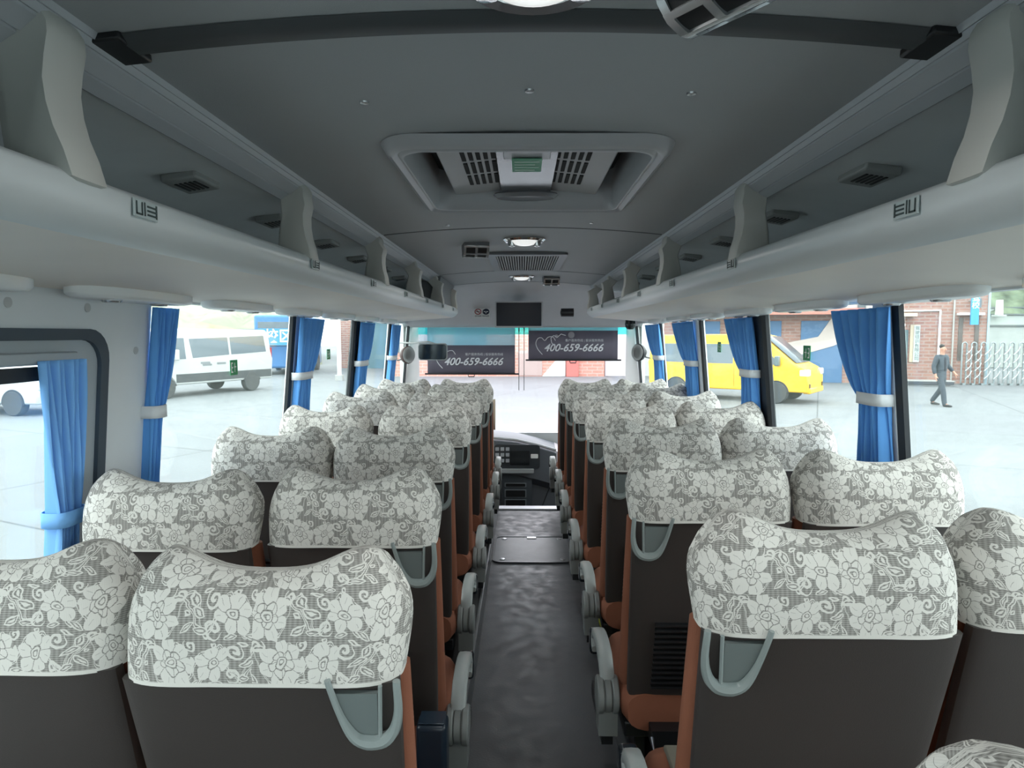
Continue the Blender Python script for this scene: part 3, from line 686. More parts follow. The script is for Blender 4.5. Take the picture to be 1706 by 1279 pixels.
def make_seat(side, aisle, label):
    """side: which way (+1/-1) the aisle lies from the seat."""
    t = thing('coach_seat', label, 'seat')
    m, uvs = cover_mesh(); m.build('lace_cover', LACE, t, smooth=70, uvs=uvs)
    m = MB(); m.loft(shell_sections(0.222, 0.006, 0.05, 0.36, 0.989)); m.build('back_shell', SHELL, t, smooth=40)
    m = MB(); m.loft(shell_sections(0.228, 0.046, 0.085, 0.38, 0.985, 0.5, 0.004)); m.build('back_cushion', ORANGE, t, smooth=50)
    # net pocket frame low on the back
    m = MB(); z0, z1 = 0.44, 0.66
    for k in range(13):
        z = z0 + (z1-z0)*k/12; m.box((-0.14, zback(z)-0.012, z), (0.14, zback(z)+0.004, z+0.006))
    m.build('magazine_rack', DARK, t, smooth=0)
    # cushion
    rg = []
    for y, dz, h in ((0.17, -0.01, 0.205), (0.20, 0, 0.222), (0.40, 0.0, 0.226), (0.55, 0.006, 0.222), (0.60, -0.008, 0.21), (0.615, -0.035, 0.195)):
        rg.append([(h*sup(math.cos(a), 0.45), y, 0.36+dz + 0.065*sup(math.sin(a), 0.6)) for a in [2*PI*i/24 for i in range(24)]])
    m = MB(); m.loft(rg); c = m.build('seat_cushion', ORANGE, t, smooth=50)
    m = MB(); rg = [[(x, y, z) for x, y, z in ((-0.165, yy, 0.415), (0.165, yy, 0.415), (0.165, yy, 0.431), (-0.165, yy, 0.431))] for yy in (0.19, 0.4, 0.58)]
    m.loft(rg); m.build('seat_panel', OLIVE, c, bevel=0.006)
    # frame and pedestal
    m = MB(); m.box((-0.21, 0.20, 0.25), (0.21, 0.56, 0.30)); m.build('seat_frame', DARK, t, bevel=0.006)
    for sx in (-1, 1):
        m = MB(); m.box((sx*0.15-0.018, 0.26, 0.131), (sx*0.15+0.018, 0.50, 0.255)); m.build('leg', DARK, t, bevel=0.004)
    m = MB(); m.tube([(-0.14, 0.12, 0.30), (-0.14, 0.07, 0.27), (0.14, 0.07, 0.27), (0.14, 0.12, 0.30)], 0.006); m.build('footrest', CHROME, t)
    m = MB(); m.box((-0.14, 0.12, 0.27), (0.14, 0.24, 0.32)); m.build('footrest_arm', DARK, t)
    if aisle:
        s = side
        # moulded hand grip below the cover on the aisle side
        ol = [(0.2235, 0.02), (0.2235, -0.035), (0.215, -0.072), (0.198, -0.092), (0.172, -0.096), (0.150, -0.085), (0.132, -0.045), (0.117, 0.02)]
        ol, rr = smoothpts(ol, [0.006, 0.007, 0.009, 0.012, 0.013, 0.010, 0.006, 0.005])
        m = MB(); m.tube([(s*x, zback(0.985+z)-0.008, 0.985+z) for x, z in ol], rr, 8)
        m.tube([(s*0.198, zback(0.99)-0.008, 0.995), (s*0.192, zback(0.9)-0.008, 0.893)], 0.0035, 6)
        h = m.build('hand_grip', HANDLE, t)
        pl = [(0.192, -0.006), (0.188, -0.088), (0.165, -0.092), (0.148, -0.078), (0.13, -0.04), (0.120, -0.006)]
        m = MB(); m.prism([(s*x, 0.985+z) for x, z in pl], 1, -0.006, 0.006, lambda q: (q[0], q[1]+zback(q[2]), q[2])); m.build('grip_recess', HPANEL, h, smooth=20)
        # armrest
        X = s*0.258
        m = MB()
        for (a_, b_, r_) in ((-0.034, -0.013, 0.058), (-0.012, 0.012, 0.054), (0.013, 0.034, 0.058)):
            m.lathe([(0.0001, a_), (r_-0.004, a_), (r_, a_+0.004), (r_, b_-0.004), (r_-0.004, b_), (0.0001, b_)], (X, 0.255, 0.36), 0, 28)
        m.box((X-0.03, 0.22, 0.24), (X+0.03, 0.30, 0.33)); dr = m.build('armrest_hinge', DRUM, t, smooth=40)
        # curved arm
        pts = [(0.215, 0.50), (0.24, 0.55), (0.29, 0.585), (0.36, 0.592), (0.43, 0.588), (0.485, 0.575), (0.505, 0.55), (0.495, 0.525), (0.47, 0.52)]
        rg = []
        pts = [(y+0.025, z-0.13) for y, z in pts]
        for i, (y, z) in enumerate(pts):
            p0 = pts[max(0, i-1)]; p1 = pts[min(len(pts)-1, i+1)]; ty, tz = p1[0]-p0[0], p1[1]-p0[1]; L = math.hypot(ty, tz); ny, nz = -tz/L, ty/L
            th = 0.018 if 0 < i < 6 else 0.012; hw = 0.024
            rg.append([(X+hw*sup(math.cos(a), 0.5), y+ny*th*sup(math.sin(a), 0.5), z+nz*th*sup(math.sin(a), 0.5)) for a in [2*PI*q/12 for q in range(12)]])
        m = MB(); m.loft(rg); m.build('armrest', ARM, t, smooth=50)
        m = MB(); m.box((X-0.026, 0.53, 0.35), (X+0.026, 0.585, 0.435)); m.build('armrest_pad', mat('navy_cap', '1d242b', 0.2), t, bevel=0.012, seg=3)
        m = MB(); m.box((X-0.018, 0.24, 0.20), (X+0.018, 0.54, 0.25)); m.build('side_rail', DARK, t)
    return t
ORD = ['first', 'second', 'third', 'fourth', 'fifth', 'sixth', 'seventh']
protoL = make_seat(1, True, 'x'); protoR = make_seat(-1, True, 'x'); protoW = make_seat(1, False, 'x')
W2 = 0.226
DY = -0.035
LA = [(1.01, -0.190, -.035), (1.70, -0.225, -.035), (2.43, -0.262, -.02), (3.18, -0.255, -.01), (3.92, -0.245, 0), (4.65, -0.235, 0), (5.33, -0.24, 0)]
LW = [(1.04, -0.66, -.035), (1.66, -0.70, -.035), (2.43, -0.725, -.02), (3.18, -0.745, -.01), (3.92, -0.755, 0), (4.65, -0.755, 0), (5.33, -0.74, 0)]
RA = [(1.112, 0.308, .002), (1.82, 0.305, 0), (2.54, 0.328, 0), (3.28, 0.325, 0), (4.03, 0.317, 0), (4.76, 0.318, 0), (5.36, 0.30, 0)]
RW = [(1.14, 0.785, 0), (1.80, 0.775, 0), (2.565, 0.79, 0), (3.3, 0.778, 0), (4.03, 0.775, 0), (4.76, 0.775, 0), (5.36, 0.755, 0)]
look_ = {('L', 0): 'very large in view, grip showing under the cover at its right', ('R', 0): 'large in view, clear grip at the lower left of its cover'}
used = set()
def put(proto, d, xe, dz, inner_left, label, group):
    o = proto if proto not in used else copy_tree(proto)
    used.add(proto)
    o.location = ((xe + W2) if inner_left else (xe - W2), d + DY, -0.008*(d/0.73 - 1.5) + dz)
    o['label'] = label; o['group'] = group
    return o
for i in range(7):
    put(protoL, *LA[i], False, 'lace-covered aisle seat on the left of the aisle, %s row from the camera' % ORD[i], 'lace-covered coach seats')
    put(protoR, *RA[i], True, 'lace-covered aisle seat on the right of the aisle, %s row from the camera' % ORD[i], 'lace-covered coach seats')
    put(protoW, *LW[i], False, 'lace-covered window seat at the left side, %s row from the camera' % ORD[i], 'lace-covered coach seats')
    put(protoW, *RW[i], True, 'lace-covered window seat at the right side, %s row from the camera' % ORD[i], 'lace-covered coach seats')
put(protoR, 0.45, 0.315, -.018, True, 'lace-covered seat just poking into the bottom right corner, nearest of all', 'lace-covered coach seats')
t = thing('waste_bin', 'dark navy rounded plastic box beside the nearest left aisle seat', 'bin', (-0.235, 1.665, 0.131))
m = MB(); m.box((-0.04, -0.035, 0.0), (0.04, 0.035, 0.36)); m.build('bin_body', mat('navy_bin', '1c2733', 0.3), t, bevel=0.014, seg=4)
m = MB(); m.box((-0.034, -0.029, 0.3605), (0.034, 0.029, 0.365)); m.build('lid', mat('navy_bin_lid', '222f3c', 0.25), t, bevel=0.002)

# ------------------------------------------------------------------ curtains
def curtain(side, y0, wt, wm, wb, zt, ztie, zb, label, m_, strap=True, folds=6, off=0.038, flip=1, straight=None):
    t = thing('window_curtain', label, 'curtain', (side*(xw(ztie)-off), y0, 0), group='blue window curtains')
    NA, NB = 72, 40; m = MB(); rows = []
    for j in range(NB+1):
        z = zt + (zb-zt)*j/NB
        if z > ztie: k = (z-ztie)/(zt-ztie); w = wm + (wt-wm)*k**0.62
        else: k = (ztie-z)/(ztie-zb); w = wm + (wb-wm)*(1-(1-k)**2)
        amp = 0.010 + 0.014*(1 - (w-wm)/(wt-wm+1e-6))
        row = []
        for i in range(NA+1):
            a = i/NA
            sh = straight(z) if straight else 0
            y = flip*(a*w) + sh
            x = -side*(xw(ztie)-off) + side*(xw(z) - off) + amp*math.sin(2*PI*folds*a + 0.8*math.sin(5*a)+0.6*math.sin(z*7)) + 0.004*math.sin(23*a+z*9)
            row.append((x, y, z))
        rows.append(row)
    m.loft(rows, False); o = m.build('cloth', m_, t, smooth=80, solid=0.0015)
    if strap:
        s = MB(); P = []
        sh = straight(ztie) if straight else 0
        for i in range(25):
            a = 2*PI*i/24; P.append((0.036*sup(math.cos(a), 0.6), sh + flip*wm/2 + (wm/2+0.012)*sup(math.sin(a), 0.6)))
        s.loft([[(p[0], p[1], ztie+dz) for p in P[:-1]] for dz in (-0.020, 0.0, 0.020)], True, False, False)
        s.build('tieback', STRAP if strap is True else strap, t, smooth=50, solid=0.004)
    return t
curtain(1, 2.165, 0.37, 0.13, 0.20, 1.587, 1.285, 0.76, 'blue curtain with a white tie band at the nearest right pillar beside the walking person', CURT, straight=lambda z: -0.05*max(0, (z-1.285)/0.3))
curtain(1, 3.37, 0.42, 0.16, 0.24, 1.587, 1.30, 0.76, 'blue curtain tied in front of the yellow van beside the black pillar', CURT)
curtain(1, 4.55, 0.56, 0.20, 0.28, 1.587, 1.30, 0.76, 'blue tied curtain third along the right windows from the camera', CURT)
curtain(1, 5.66, 0.56, 0.22, 0.30, 1.587, 1.30, 0.76, 'narrowest-looking blue tied curtain on the right, furthest forward', CURT)
curtain(-1, 2.10, 0.16, 0.05, 0.07, 1.587, 1.25, 0.76, 'blue curtain half hidden behind the grey panel, left of the parked white van', CURT, off=0.02)
curtain(-1, 3.45, 0.44, 0.18, 0.26, 1.587, 1.28, 0.76, 'blue curtain tied with a white band right of the parked white van', CURT)
curtain(-1, 4.74, 0.48, 0.22, 0.26, 1.587, 1.29, 0.76, 'blue tied curtain beside the black pillar on the left side', CURT)
curtain(-1, 5.90, 0.42, 0.20, 0.26, 1.587, 1.29, 0.76, 'blue tied curtain furthest forward on the left side', CURT)
curtain(-1, 1.585, 0.175, 0.08, 0.09, 1.435, 1.02, 0.76, 'pale blue pleated curtain in the rounded rear window at the far left', CURTL, strap=CURTL, folds=7, off=0.035, straight=lambda z: 0.075*(1.435-max(z, 1.02))/0.415)

# green stickers on the panes
for (side, u, v, lab) in ((-1, 391, 612, 'green escape sticker on the glass over the white van'), (1, 1345, 588, 'green escape sticker on the glass right of the yellow van'),
                          (-1, 548, 590, 'green escape sticker on the left glass between the two front curtains'), (1, 1199, 578, 'small sticker on the right glass over the yellow van roof')):
    d = ray(u, v); tt = side*(xw(1.4)+0.010)/d.x; y, z = d.y*tt, CAM_Z + d.z*tt; X = side*(xw(z)+0.010)
    t = thing('escape_sticker', lab, 'sticker', (X, y, z), group='green escape stickers on the windows')
    m = MB(); m.box((-0.001, -0.035, -0.032), (0.001, 0.035, 0.032)); m.build('sticker_sheet', GREEN, t, smooth=0)
    m = MB(); x0 = -side*0.0018
    for (a, b, c, d_) in ((-0.028, -0.022, -0.022, 0.022), (-0.022, -0.012, 0.016, 0.022), (-0.022, -0.012, -0.003, 0.003), (-0.022, -0.012, -0.022, -0.016), (0.005, 0.009, -0.02, 0.02), (0.0, 0.02, 0.0, 0.005)):
        m.box((min(x0, x0*0.6), a, c), (max(x0, x0*0.6), b, d_))
    m.build('white_symbol', SWHITE, t, smooth=0)

# ------------------------------------------------------------------ front end
# television
p = at(864.5, 524, 6.55)
t = thing('television', 'flat black-screened television hung from the front bulkhead', 'television', p)
P = rrect(-0.235, -0.128, 0.235, 0.128, 0.008); Q = rrect(-0.222, -0.112, 0.222, 0.118, 0.004)
ring_plate(Q, P, lambda q: (q[0], -0.014, q[1]), lambda q: (q[0], 0.03, q[1])).build('bezel', mat('tv_silver', 'a4a6a9', 0.35), t)
m = MB(); m.box((-0.223, -0.008, -0.113), (0.223, 0.028, 0.119)); m.build('screen', mat('screen_navy', '0c1220', 0.35, spec=0.25), t)
m = MB(); m.box((-0.06, 0.025, 0.06), (0.06, 0.20, 0.11)); m.build('bracket', DARK, t)
# prohibition sign plate
p = at(803, 521.5, 6.82)
t = thing('sign_plate', 'white notice with a no-smoking circle and a dark round symbol left of the television', 'sign', p)
t.rotation_euler = (-0.5, 0, 0)
m = MB(); m.box((-0.083, -0.004, -0.055), (0.083, 0.0, 0.055)); m.build('plate', SWHITE, t, bevel=0.001)
def ringp(mb, cx, cz, r0, r1, y0=-0.0065, y1=-0.0045, n=28):
    mb.loft([[(cx+r*math.cos(2*PI*k/n), y, cz+r*math.sin(2*PI*k/n)) for k in range(n)] for r, y in ((r1, y1), (r1, y0), (max(r0, 1e-4), y0), (max(r0, 1e-4), y1))], True, False, False)
m = MB(); ringp(m, -0.041, 0.014, 0.026, 0.035); m.box((-0.041-0.031, -0.0068, 0.011), (-0.041+0.031, -0.0046, 0.017), Matrix.Rotation(PI/4, 3, 'Y')); m.build('red_circle', mat('sign_red', '9c2a35', 0.5), t)
m = MB(); m.box((-0.062, -0.0062, 0.010), (-0.022, -0.0045, 0.017)); m.box((-0.045, -0.0062, 0.020), (-0.042, -0.0045, 0.032)); m.build('cigarette', mat('sign_ink', '2a2a33', 0.5), t)
m = MB(); ringp(m, 0.041, 0.014, 0.0, 0.035); dk = m.build('dark_circle', mat('sign_navy', '1f2740', 0.5), t)
m = MB(); m.box((0.018, -0.0075, 0.010), (0.036, -0.0066, 0.019)); m.box((0.044, -0.0075, 0.010), (0.064, -0.0066, 0.019)); m.box((0.030, -0.0075, 0.013), (0.052, -0.0066, 0.016)); m.box((0.035, -0.0075, -0.005), (0.047, -0.0066, 0.005)); m.build('symbol', SWHITE, dk)
lettering('caption', '请勿吸烟  系安全带', 0.017, MATS['sign_ink'], t, (0, -0.0048, -0.038), (1, 0, 0), (0, 0, 1))
# black cylinder at the tip of the right rack
p = at(945, 520.5, 6.3)
t = thing('black_cylinder', 'short black cylinder beside the tip of the right luggage rack', 'fitting', p)
m = MB(); m.lathe([(0.0001, -0.06), (0.036, -0.06), (0.04, -0.055), (0.04, 0.06), (0.0001, 0.06)], ax=0); m.build('housing', DARK, t)
m = MB(); m.lathe([(0.0001, -0.066), (0.02, -0.064), (0.026, -0.0605)], ax=0); m.build('lens', mat('lens_black', '05070a', 0.1), t)
# windscreen blinds
BL = mat('blind_dark', '6a6572', 0.6, var=0.03)
def teal():
    m = glass('blind_teal', (0.75, 0.9, 0.95, 1), 0.6, 0.0, 'b5dde8'); return m
TEAL = teal()
def blind(u0, u1, vtop, vmid, vbot, label, heart):
    Y = 7.12; a = at(u0, vmid, Y); b = at(u1, vbot, Y); c = at(u0, vtop, Y)
    t = thing('windscreen_blind', label, 'blind', ((a.x+b.x)/2, Y, b.z), group='dark printed windscreen blinds')
    hw = (b.x-a.x)/2; hz = a.z-b.z; hz2 = c.z-b.z
    def sheet(z0, z1, mm, nm, par):
        m = MB(); n = 16
        m.loft([[(x, 0.015*math.cos(x/hw*1.4), z) for x in [-hw + 2*hw*k/n for k in range(n+1)]] for z in (z0, z1)], False); return m.build(nm, mm, par, solid=0.0015)
    s = sheet(0.0, hz, BL, 'dark_sheet', t); sheet(hz, hz2, TEAL, 'teal_sheet', t)
    m = MB(); m.box((-hw-0.03, -0.004, -0.014), (hw+0.04, 0.014, 0.004)); m.build('bottom_bar', DARK, t, bevel=0.003)
    m = MB(); m.tube([(-0.035, 0.004, -0.01), (-0.03, 0.004, -0.035), (0.03, 0.004, -0.035), (0.035, 0.004, -0.01)], 0.006); m.build('pull_handle', DARK, t)
    INK = mat('blind_ink', 'd9dade', 0.6)
    tx = (0.02 if heart else 0.0) 
    lettering('phone_number', '400-659-6666', 0.112, INK, t, (tx, -0.004, 0.125), (1, 0, 0), (0, 0, 1), shear=0.35, bold=0.002)
    lettering('small_caption', '客户服务热线 | 投诉服务热线', 0.032, INK, t, (tx+0.12, -0.004, 0.205), (1, 0, 0), (0, 0, 1))
    m = MB(); P = [(-0.02, -0.10), (-0.07, -0.04), (-0.09, 0.02), (-0.07, 0.07), (-0.03, 0.08), (0.005, 0.05), (0.04, 0.085), (0.09, 0.09), (0.12, 0.05)]
    P, _r = smoothpts(P, [0.004]*len(P), 5); m.tube([(tx-0.31+x, -0.004, 0.155+z) for x, z in P], 0.004, 6); m.build('heart_outline', INK, t)
    return t
blind(712, 858, 543, 575, 622, 'left windscreen blind with teal top, hanging lower', True)
bt = blind(880.5, 1029, 540, 550.5, 599, 'right windscreen blind hanging higher beside the television', False)
m = MB()
m.tube([(-0.16+x, -0.004, 0.20+z) for x, z in [(-0.02, -0.07), (-0.07, -0.02), (-0.08, 0.03), (-0.05, 0.06), (-0.01, 0.04), (0.03, 0.075), (0.08, 0.06)]], 0.004, 6); m.build('heart_outline', MATS['blind_ink'], bt)
m = MB(); ringp(m, -0.02, 0.265, 0.0, 0.035, -0.003, -0.001); ringp(m, -0.18, 0.25, 0.0, 0.02, -0.003, -0.001); m.build('round_logo', mat('logo_grey', '8d8b92', 0.6), bt)
# blind cords
for k, u in enumerate((864.5, 873)):
    a = at(u, 545, 7.1); b = at(u, 650, 7.1)
    t = thing('blind_cord', ('left' if k == 0 else 'right') + ' of the two thin cords hanging between the windscreen blinds', 'cord', b, group='blind cords')
    m = MB(); m.tube([(0, 0, 0), (0, 0, a.z-b.z)], 0.004, 6); m.build('cord', DARK, t)
    m = MB(); m.box((-0.006, -0.006, a.z-b.z-0.05), (0.006, 0.006, a.z-b.z)); m.build('clip', DARK, t)
# driver mirror
p = at(720.5, 586, 6.6)
t = thing('driver_mirror', 'rounded interior mirror on an arm in front of the left blind', 'mirror', p)
m = MB(); P = rrect(-0.148, -0.085, 0.148, 0.085, 0.03); m.prism(P, 1, 0.0, 0.03); m.build('housing', mat('mirror_rim', '8e9393', 0.4), t, bevel=0.006)
m = MB(); P = rrect(-0.138, -0.075, 0.138, 0.075, 0.026); m.prism(P, 1, -0.004, 0.0); m.build('mirror_glass', mat('mirror_glass', '1d2427', 0.08, metal=0.6), t)
m = MB(); m.tube([(0.02, 0.02, 0.08), (-0.05, 0.05, 0.10), (-0.22, 0.10, 0.085), (-0.36, 0.2, 0.09)], 0.009); m.build('arm', GREYP, t)
# cabin fans at both front pillars
def fan(u, v, y, rz, label, col):
    p = at(u, v, y); t = thing('cabin_fan', label, 'fan', p, rz)
    m = MB(); m.lathe([(0.0001, -0.02), (0.085, -0.02), (0.092, -0.01), (0.085, 0.02), (0.045, 0.07), (0.03, 0.085), (0.0001, 0.085)], ax=1, n=24); m.build('housing', col, t)
    m = MB()
    for r_ in (0.03, 0.055, 0.08): m.lathe([(r_-0.002, -0.024), (r_+0.002, -0.024), (r_+0.002, -0.020), (r_-0.002, -0.020)], ax=1, n=20)
    m.build('guard', GREYP, t)
    m = MB(); m.tube([(0, 0.07, 0), (0.0, 0.10, -0.05), (0.0, 0.16, -0.06)], 0.008); m.build('arm', DARK, t)
fan(679, 591, 6.75, 0.9, 'brown round fan at the left front pillar above the mirror arm', mat('fan_brown', '4e3b38', 0.5))
fan(1064, 587, 6.75, -1.0, 'black cone-shaped fan at the right front pillar', DARK)
p = at(1050, 541, 6.8)
t = thing('dome_camera', 'small black dome camera above the right front pillar', 'camera', p)
m = MB(); m.lathe([(0.0001, -0.05), (0.03, -0.045), (0.05, -0.02), (0.055, 0.01), (0.05, 0.03), (0.05, 0.05), (0.0001, 0.05)]); m.build('dome', mat('dome_black', '1a2423', 0.2), t)
m = MB(); m.lathe([(0.0001, 0.0505), (0.06, 0.0505), (0.06, 0.062), (0.0001, 0.062)]); m.build('mount', GREYP, t)

# dashboard
t = thing('dashboard', 'grey driver dashboard with switches, screen and vents at the end of the aisle', 'dashboard', (0, 6.78, -0.36))
Y0 = 6.78
def D(u, v, dy=0.0):
    p = at(u, v, Y0); return (p.x, dy, p.z + 0.36)
DG = mat('dash_grey', '565c62', 0.5, var=0.04)
top = [(700, 737), (760, 733), (820, 729), (860, 733), (895, 741), (926, 750)]
m = MB(); rg = []
for (u, v) in top:
    x, _, z = D(u, v); rg.append([(x, -0.06, 0.0), (x, -0.02, z-0.42), (x, -0.10, z-0.34), (x, -0.07, z-0.02), (x, -0.03, z), (x, 0.40, z+0.02), (x, 0.40, 0.0)])
m.loft(rg); m.build('dash_body', DG, t, smooth=40)
xr, _, zr = D(926, 750)
m = MB(); rg = []
for (dx, dz, dy) in ((0.0, 0.0, 0.0), (0.10, -0.05, 0.03), (0.20, -0.16, 0.08), (0.27, -0.30, 0.14)):
    rg.append([(xr+dx*1.0, -0.06+dy, 0.0), (xr+dx, -0.02+dy, zr-0.42), (xr+dx, -0.05+dy, zr-0.22+dz*0.5), (xr+dx, -0.03+dy, zr+dz), (xr+dx, 0.40, zr+0.02+dz), (xr+dx, 0.40, 0.0)])
m.loft(rg); m.build('side_fairing', mat('dash_pale', 'b5afb3', 0.5), t, smooth=50)
xl, _, zl = D(826, 733); xr2, _, _ = D(899, 745)
m = MB(); m.tube([(D(u, v)[0], -0.055, D(u, v)[2]+0.012) for u, v in ((700, 737), (760, 733), (820, 729), (860, 733), (895, 741), (926, 750))], 0.016); m.build('top_edge', mat('dash_edge', 'a7aaae', 0.35), t)
def dpanel(nm, u0, v0, u1, v1, mm, dy, th=0.012, par=t, r=0.008):
    a = D(u0, v1); b = D(u1, v0); m = MB(); m.prism(rrect(a[0], a[2], b[0], b[2], min(r, (b[0]-a[0])*0.3, (b[2]-a[2])*0.3), 3), 1, dy-th, dy); return m.build(nm, mm, par, bevel=0)
dpanel('instrument_panel', 824, 738, 899, 777, mat('panel_dark', '2e3438', 0.4), -0.095, 0.012, r=0.03)
dpanel('screen', 850, 748, 882, 771, mat('dash_screen', '14181b', 0.15), -0.108, 0.006)
for i in range(3):
    for j in range(3):
        dpanel('switch', 826+i*8.5, 742+j*9.5, 832+i*8.5, 747.5+j*9.5, mat('switch_grey', 'a8aeb4', 0.4), -0.108, 0.010, r=0.004)
dpanel('sticker', 884, 753, 896, 760, SWHITE, -0.108, 0.002)
dpanel('shelf_tray', 836, 777, 889, 783, mat('tray_pale', 'a0a5a8', 0.4), -0.10, 0.05)
dpanel('center_stack', 838, 785, 886, 857, mat('stack_grey', '4a5157', 0.5), -0.055, 0.03, r=0.03)
for (a, b) in ((801, 808), (812, 825), (828, 841)):
    fr = dpanel('vent_frame', 841, a, 877, b, mat('vent_rim', '7b8287', 0.4), -0.086, 0.006)
    dpanel('vent_opening', 843, a+1.2, 875, b-1.2, mat('vent_black', '0d0f12', 0.6), -0.092, 0.004, par=fr)
m = MB(); m.tube([(D(924, 790)[0], -0.1, D(924, 790)[2]), (D(912, 815)[0], -0.10, D(912, 815)[2]), (D(903, 838)[0], -0.11, D(903, 838)[2]), (D(901, 857)[0], -0.11, D(901, 857)[2])], 0.004); m.build('cable', DARK, t)
# gear lever
a = at(836, 855, 6.4); b = at(832, 768, 6.45)
t = thing('gear_lever', 'long chrome gear lever with a round knob before the dashboard', 'gear lever', (a.x, 6.4, -0.36))
h = b.z + 0.36
m = MB(); m.tube([(0, 0, 0.0), (-0.01, 0.01, h*0.6), (b.x-a.x, 0.05, h-0.02)], 0.008); m.build('lever_rod', CHROME, t)
m = MB(); m.lathe([(0.0001, 0.03), (0.018, 0.025), (0.026, 0.0), (0.018, -0.025), (0.0001, -0.03)], (b.x-a.x, 0.05, h)); kn = m.build('knob', mat('knob_grey', 'c9ccd0', 0.3), t)
m = MB(); m.lathe([(0.0001, 0.034), (0.010, 0.033), (0.012, 0.028)], (b.x-a.x, 0.05, h)); m.build('red_cap', mat('red_cap', 'c4495a', 0.4), kn)
m = MB(); m.lathe([(0.06, 0.001), (0.055, 0.03), (0.035, 0.06), (0.04, 0.075), (0.02, 0.10), (0.01, 0.12), (0.0001, 0.12)]); m.build('gaiter', DARK, t)
# driver seat
t = thing('driver_chair', 'driver seat with beige backrest edge showing left of the aisle in front', 'seat', (-0.52, 6.0, -0.36))
m = MB(); m.loft([[(0.26*sup(math.cos(a), .5)*w, 0.02+0.07*sup(math.sin(a), .7)-0.06*(z-0.5), z) for a in [2*PI*i/20 for i in range(20)]] for z, w in ((0.55, 0.9), (0.7, 1.0), (1.05, 1.0), (1.22, 0.9), (1.30, 0.72))]); m.build('backrest', mat('driver_beige', 'b5a998', 0.7), t, smooth=50)
m = MB(); m.box((-0.25, 0.02, 0.42), (0.25, 0.5, 0.56)); m.build('seat_cushion', mat('driver_beige', ''), t, bevel=0.03, seg=3)
m = MB(); m.box((-0.18, 0.08, 0.001), (0.18, 0.44, 0.42)); m.build('pedestal', DARK, t, bevel=0.01)
m = MB(); m.lathe([(0.0001, -0.03), (0.05, -0.03), (0.055, 0.03), (0.0001, 0.03)], (0.0, 0, 0), 0, 20); m.v = [(x+0.245, y+0.0, z*2.6+1.13) for x, y, z in m.v]; m.build('side_bolster', mat('bolster', 'c7bba6', 0.6), t, smooth=50)
# steering wheel
t = thing('steering_wheel', 'dark steering wheel behind the front left seats', 'steering wheel', (-0.62, 6.40, 0.60))
R = Matrix.Rotation(-0.6, 3, 'X')
m = MB(); m.tube([R @ Vector((0.23*math.cos(2*PI*k/32), 0.23*math.sin(2*PI*k/32), 0)) for k in range(32)], 0.014, 8, True); m.build('rim', DARK, t)
m = MB()
for a in (0.2, PI-0.2, -PI/2): m.tube([R @ Vector((0, 0, -0.02)), R @ Vector((0.225*math.cos(a), 0.225*math.sin(a), 0))], 0.01)
m.lathe([(0.0001, -0.05), (0.05, -0.04), (0.05, 0.0), (0.0001, 0.005)]); m.build('spokes', DARK, t)
m = MB(); m.tube([(0, 0.02, -0.04), (0, 0.22, -0.35)], 0.025); m.build('column', DARK, t)

# ================================================================== outside the bus
def concrete():
    m = bpy.data.materials.new('yard_concrete'); m.use_nodes = True; t = m.node_tree; b = t.nodes['Principled BSDF']; b.inputs['Roughness'].default_value = 0.85
    tcn = t.nodes.new('ShaderNodeTexCoord'); mp = t.nodes.new('ShaderNodeMapping'); mp.inputs['Rotation'].default_value = (0, 0, 0.42)
    t.links.new(tcn.outputs['Object'], mp.inputs[0])
    br = t.nodes.new('ShaderNodeTexBrick'); br.offset = 0; br.inputs['Scale'].default_value = 1; br.inputs['Brick Width'].default_value = 5.0; br.inputs['Row Height'].default_value = 4.2
    br.inputs['Mortar Size'].default_value = 0.02; br.inputs['Color1'].default_value = lin('6a7072'); br.inputs['Color2'].default_value = lin('676c6f'); br.inputs['Mortar'].default_value = lin('4c5052')
    t.links.new(mp.outputs[0], br.inputs[0])
    n = t.nodes.new('ShaderNodeTexNoise'); n.inputs['Scale'].default_value = 0.5; n.inputs['Detail'].default_value = 6; t.links.new(tcn.outputs['Object'], n.inputs[0])
    mx = t.nodes.new('ShaderNodeMapRange'); mx.inputs[1].default_value = 0.3; mx.inputs[2].default_value = 0.7; mx.inputs[3].default_value = 0.9; mx.inputs[4].default_value = 1.08
    t.links.new(n.outputs[0], mx.inputs[0]); x = t.nodes.new('ShaderNodeVectorMath'); x.operation = 'SCALE'
    t.links.new(br.outputs[0], x.inputs[0]); t.links.new(mx.outputs[0], x.inputs['Scale']); t.links.new(x.outputs[0], b.inputs['Base Color'])
    return m
m = MB(); m.box((-90, -60, GZ-0.3), (90, 120, GZ)); o = m.build('yard_ground', concrete(), smooth=0); struct(o)
TYRE = mat('tyre_rubber', '3c3f40', 0.8); RIM = mat('wheel_rim', 'a5a8aa', 0.4, metal=0.3); VGL = mat('van_glass', '56636a', 0.15)
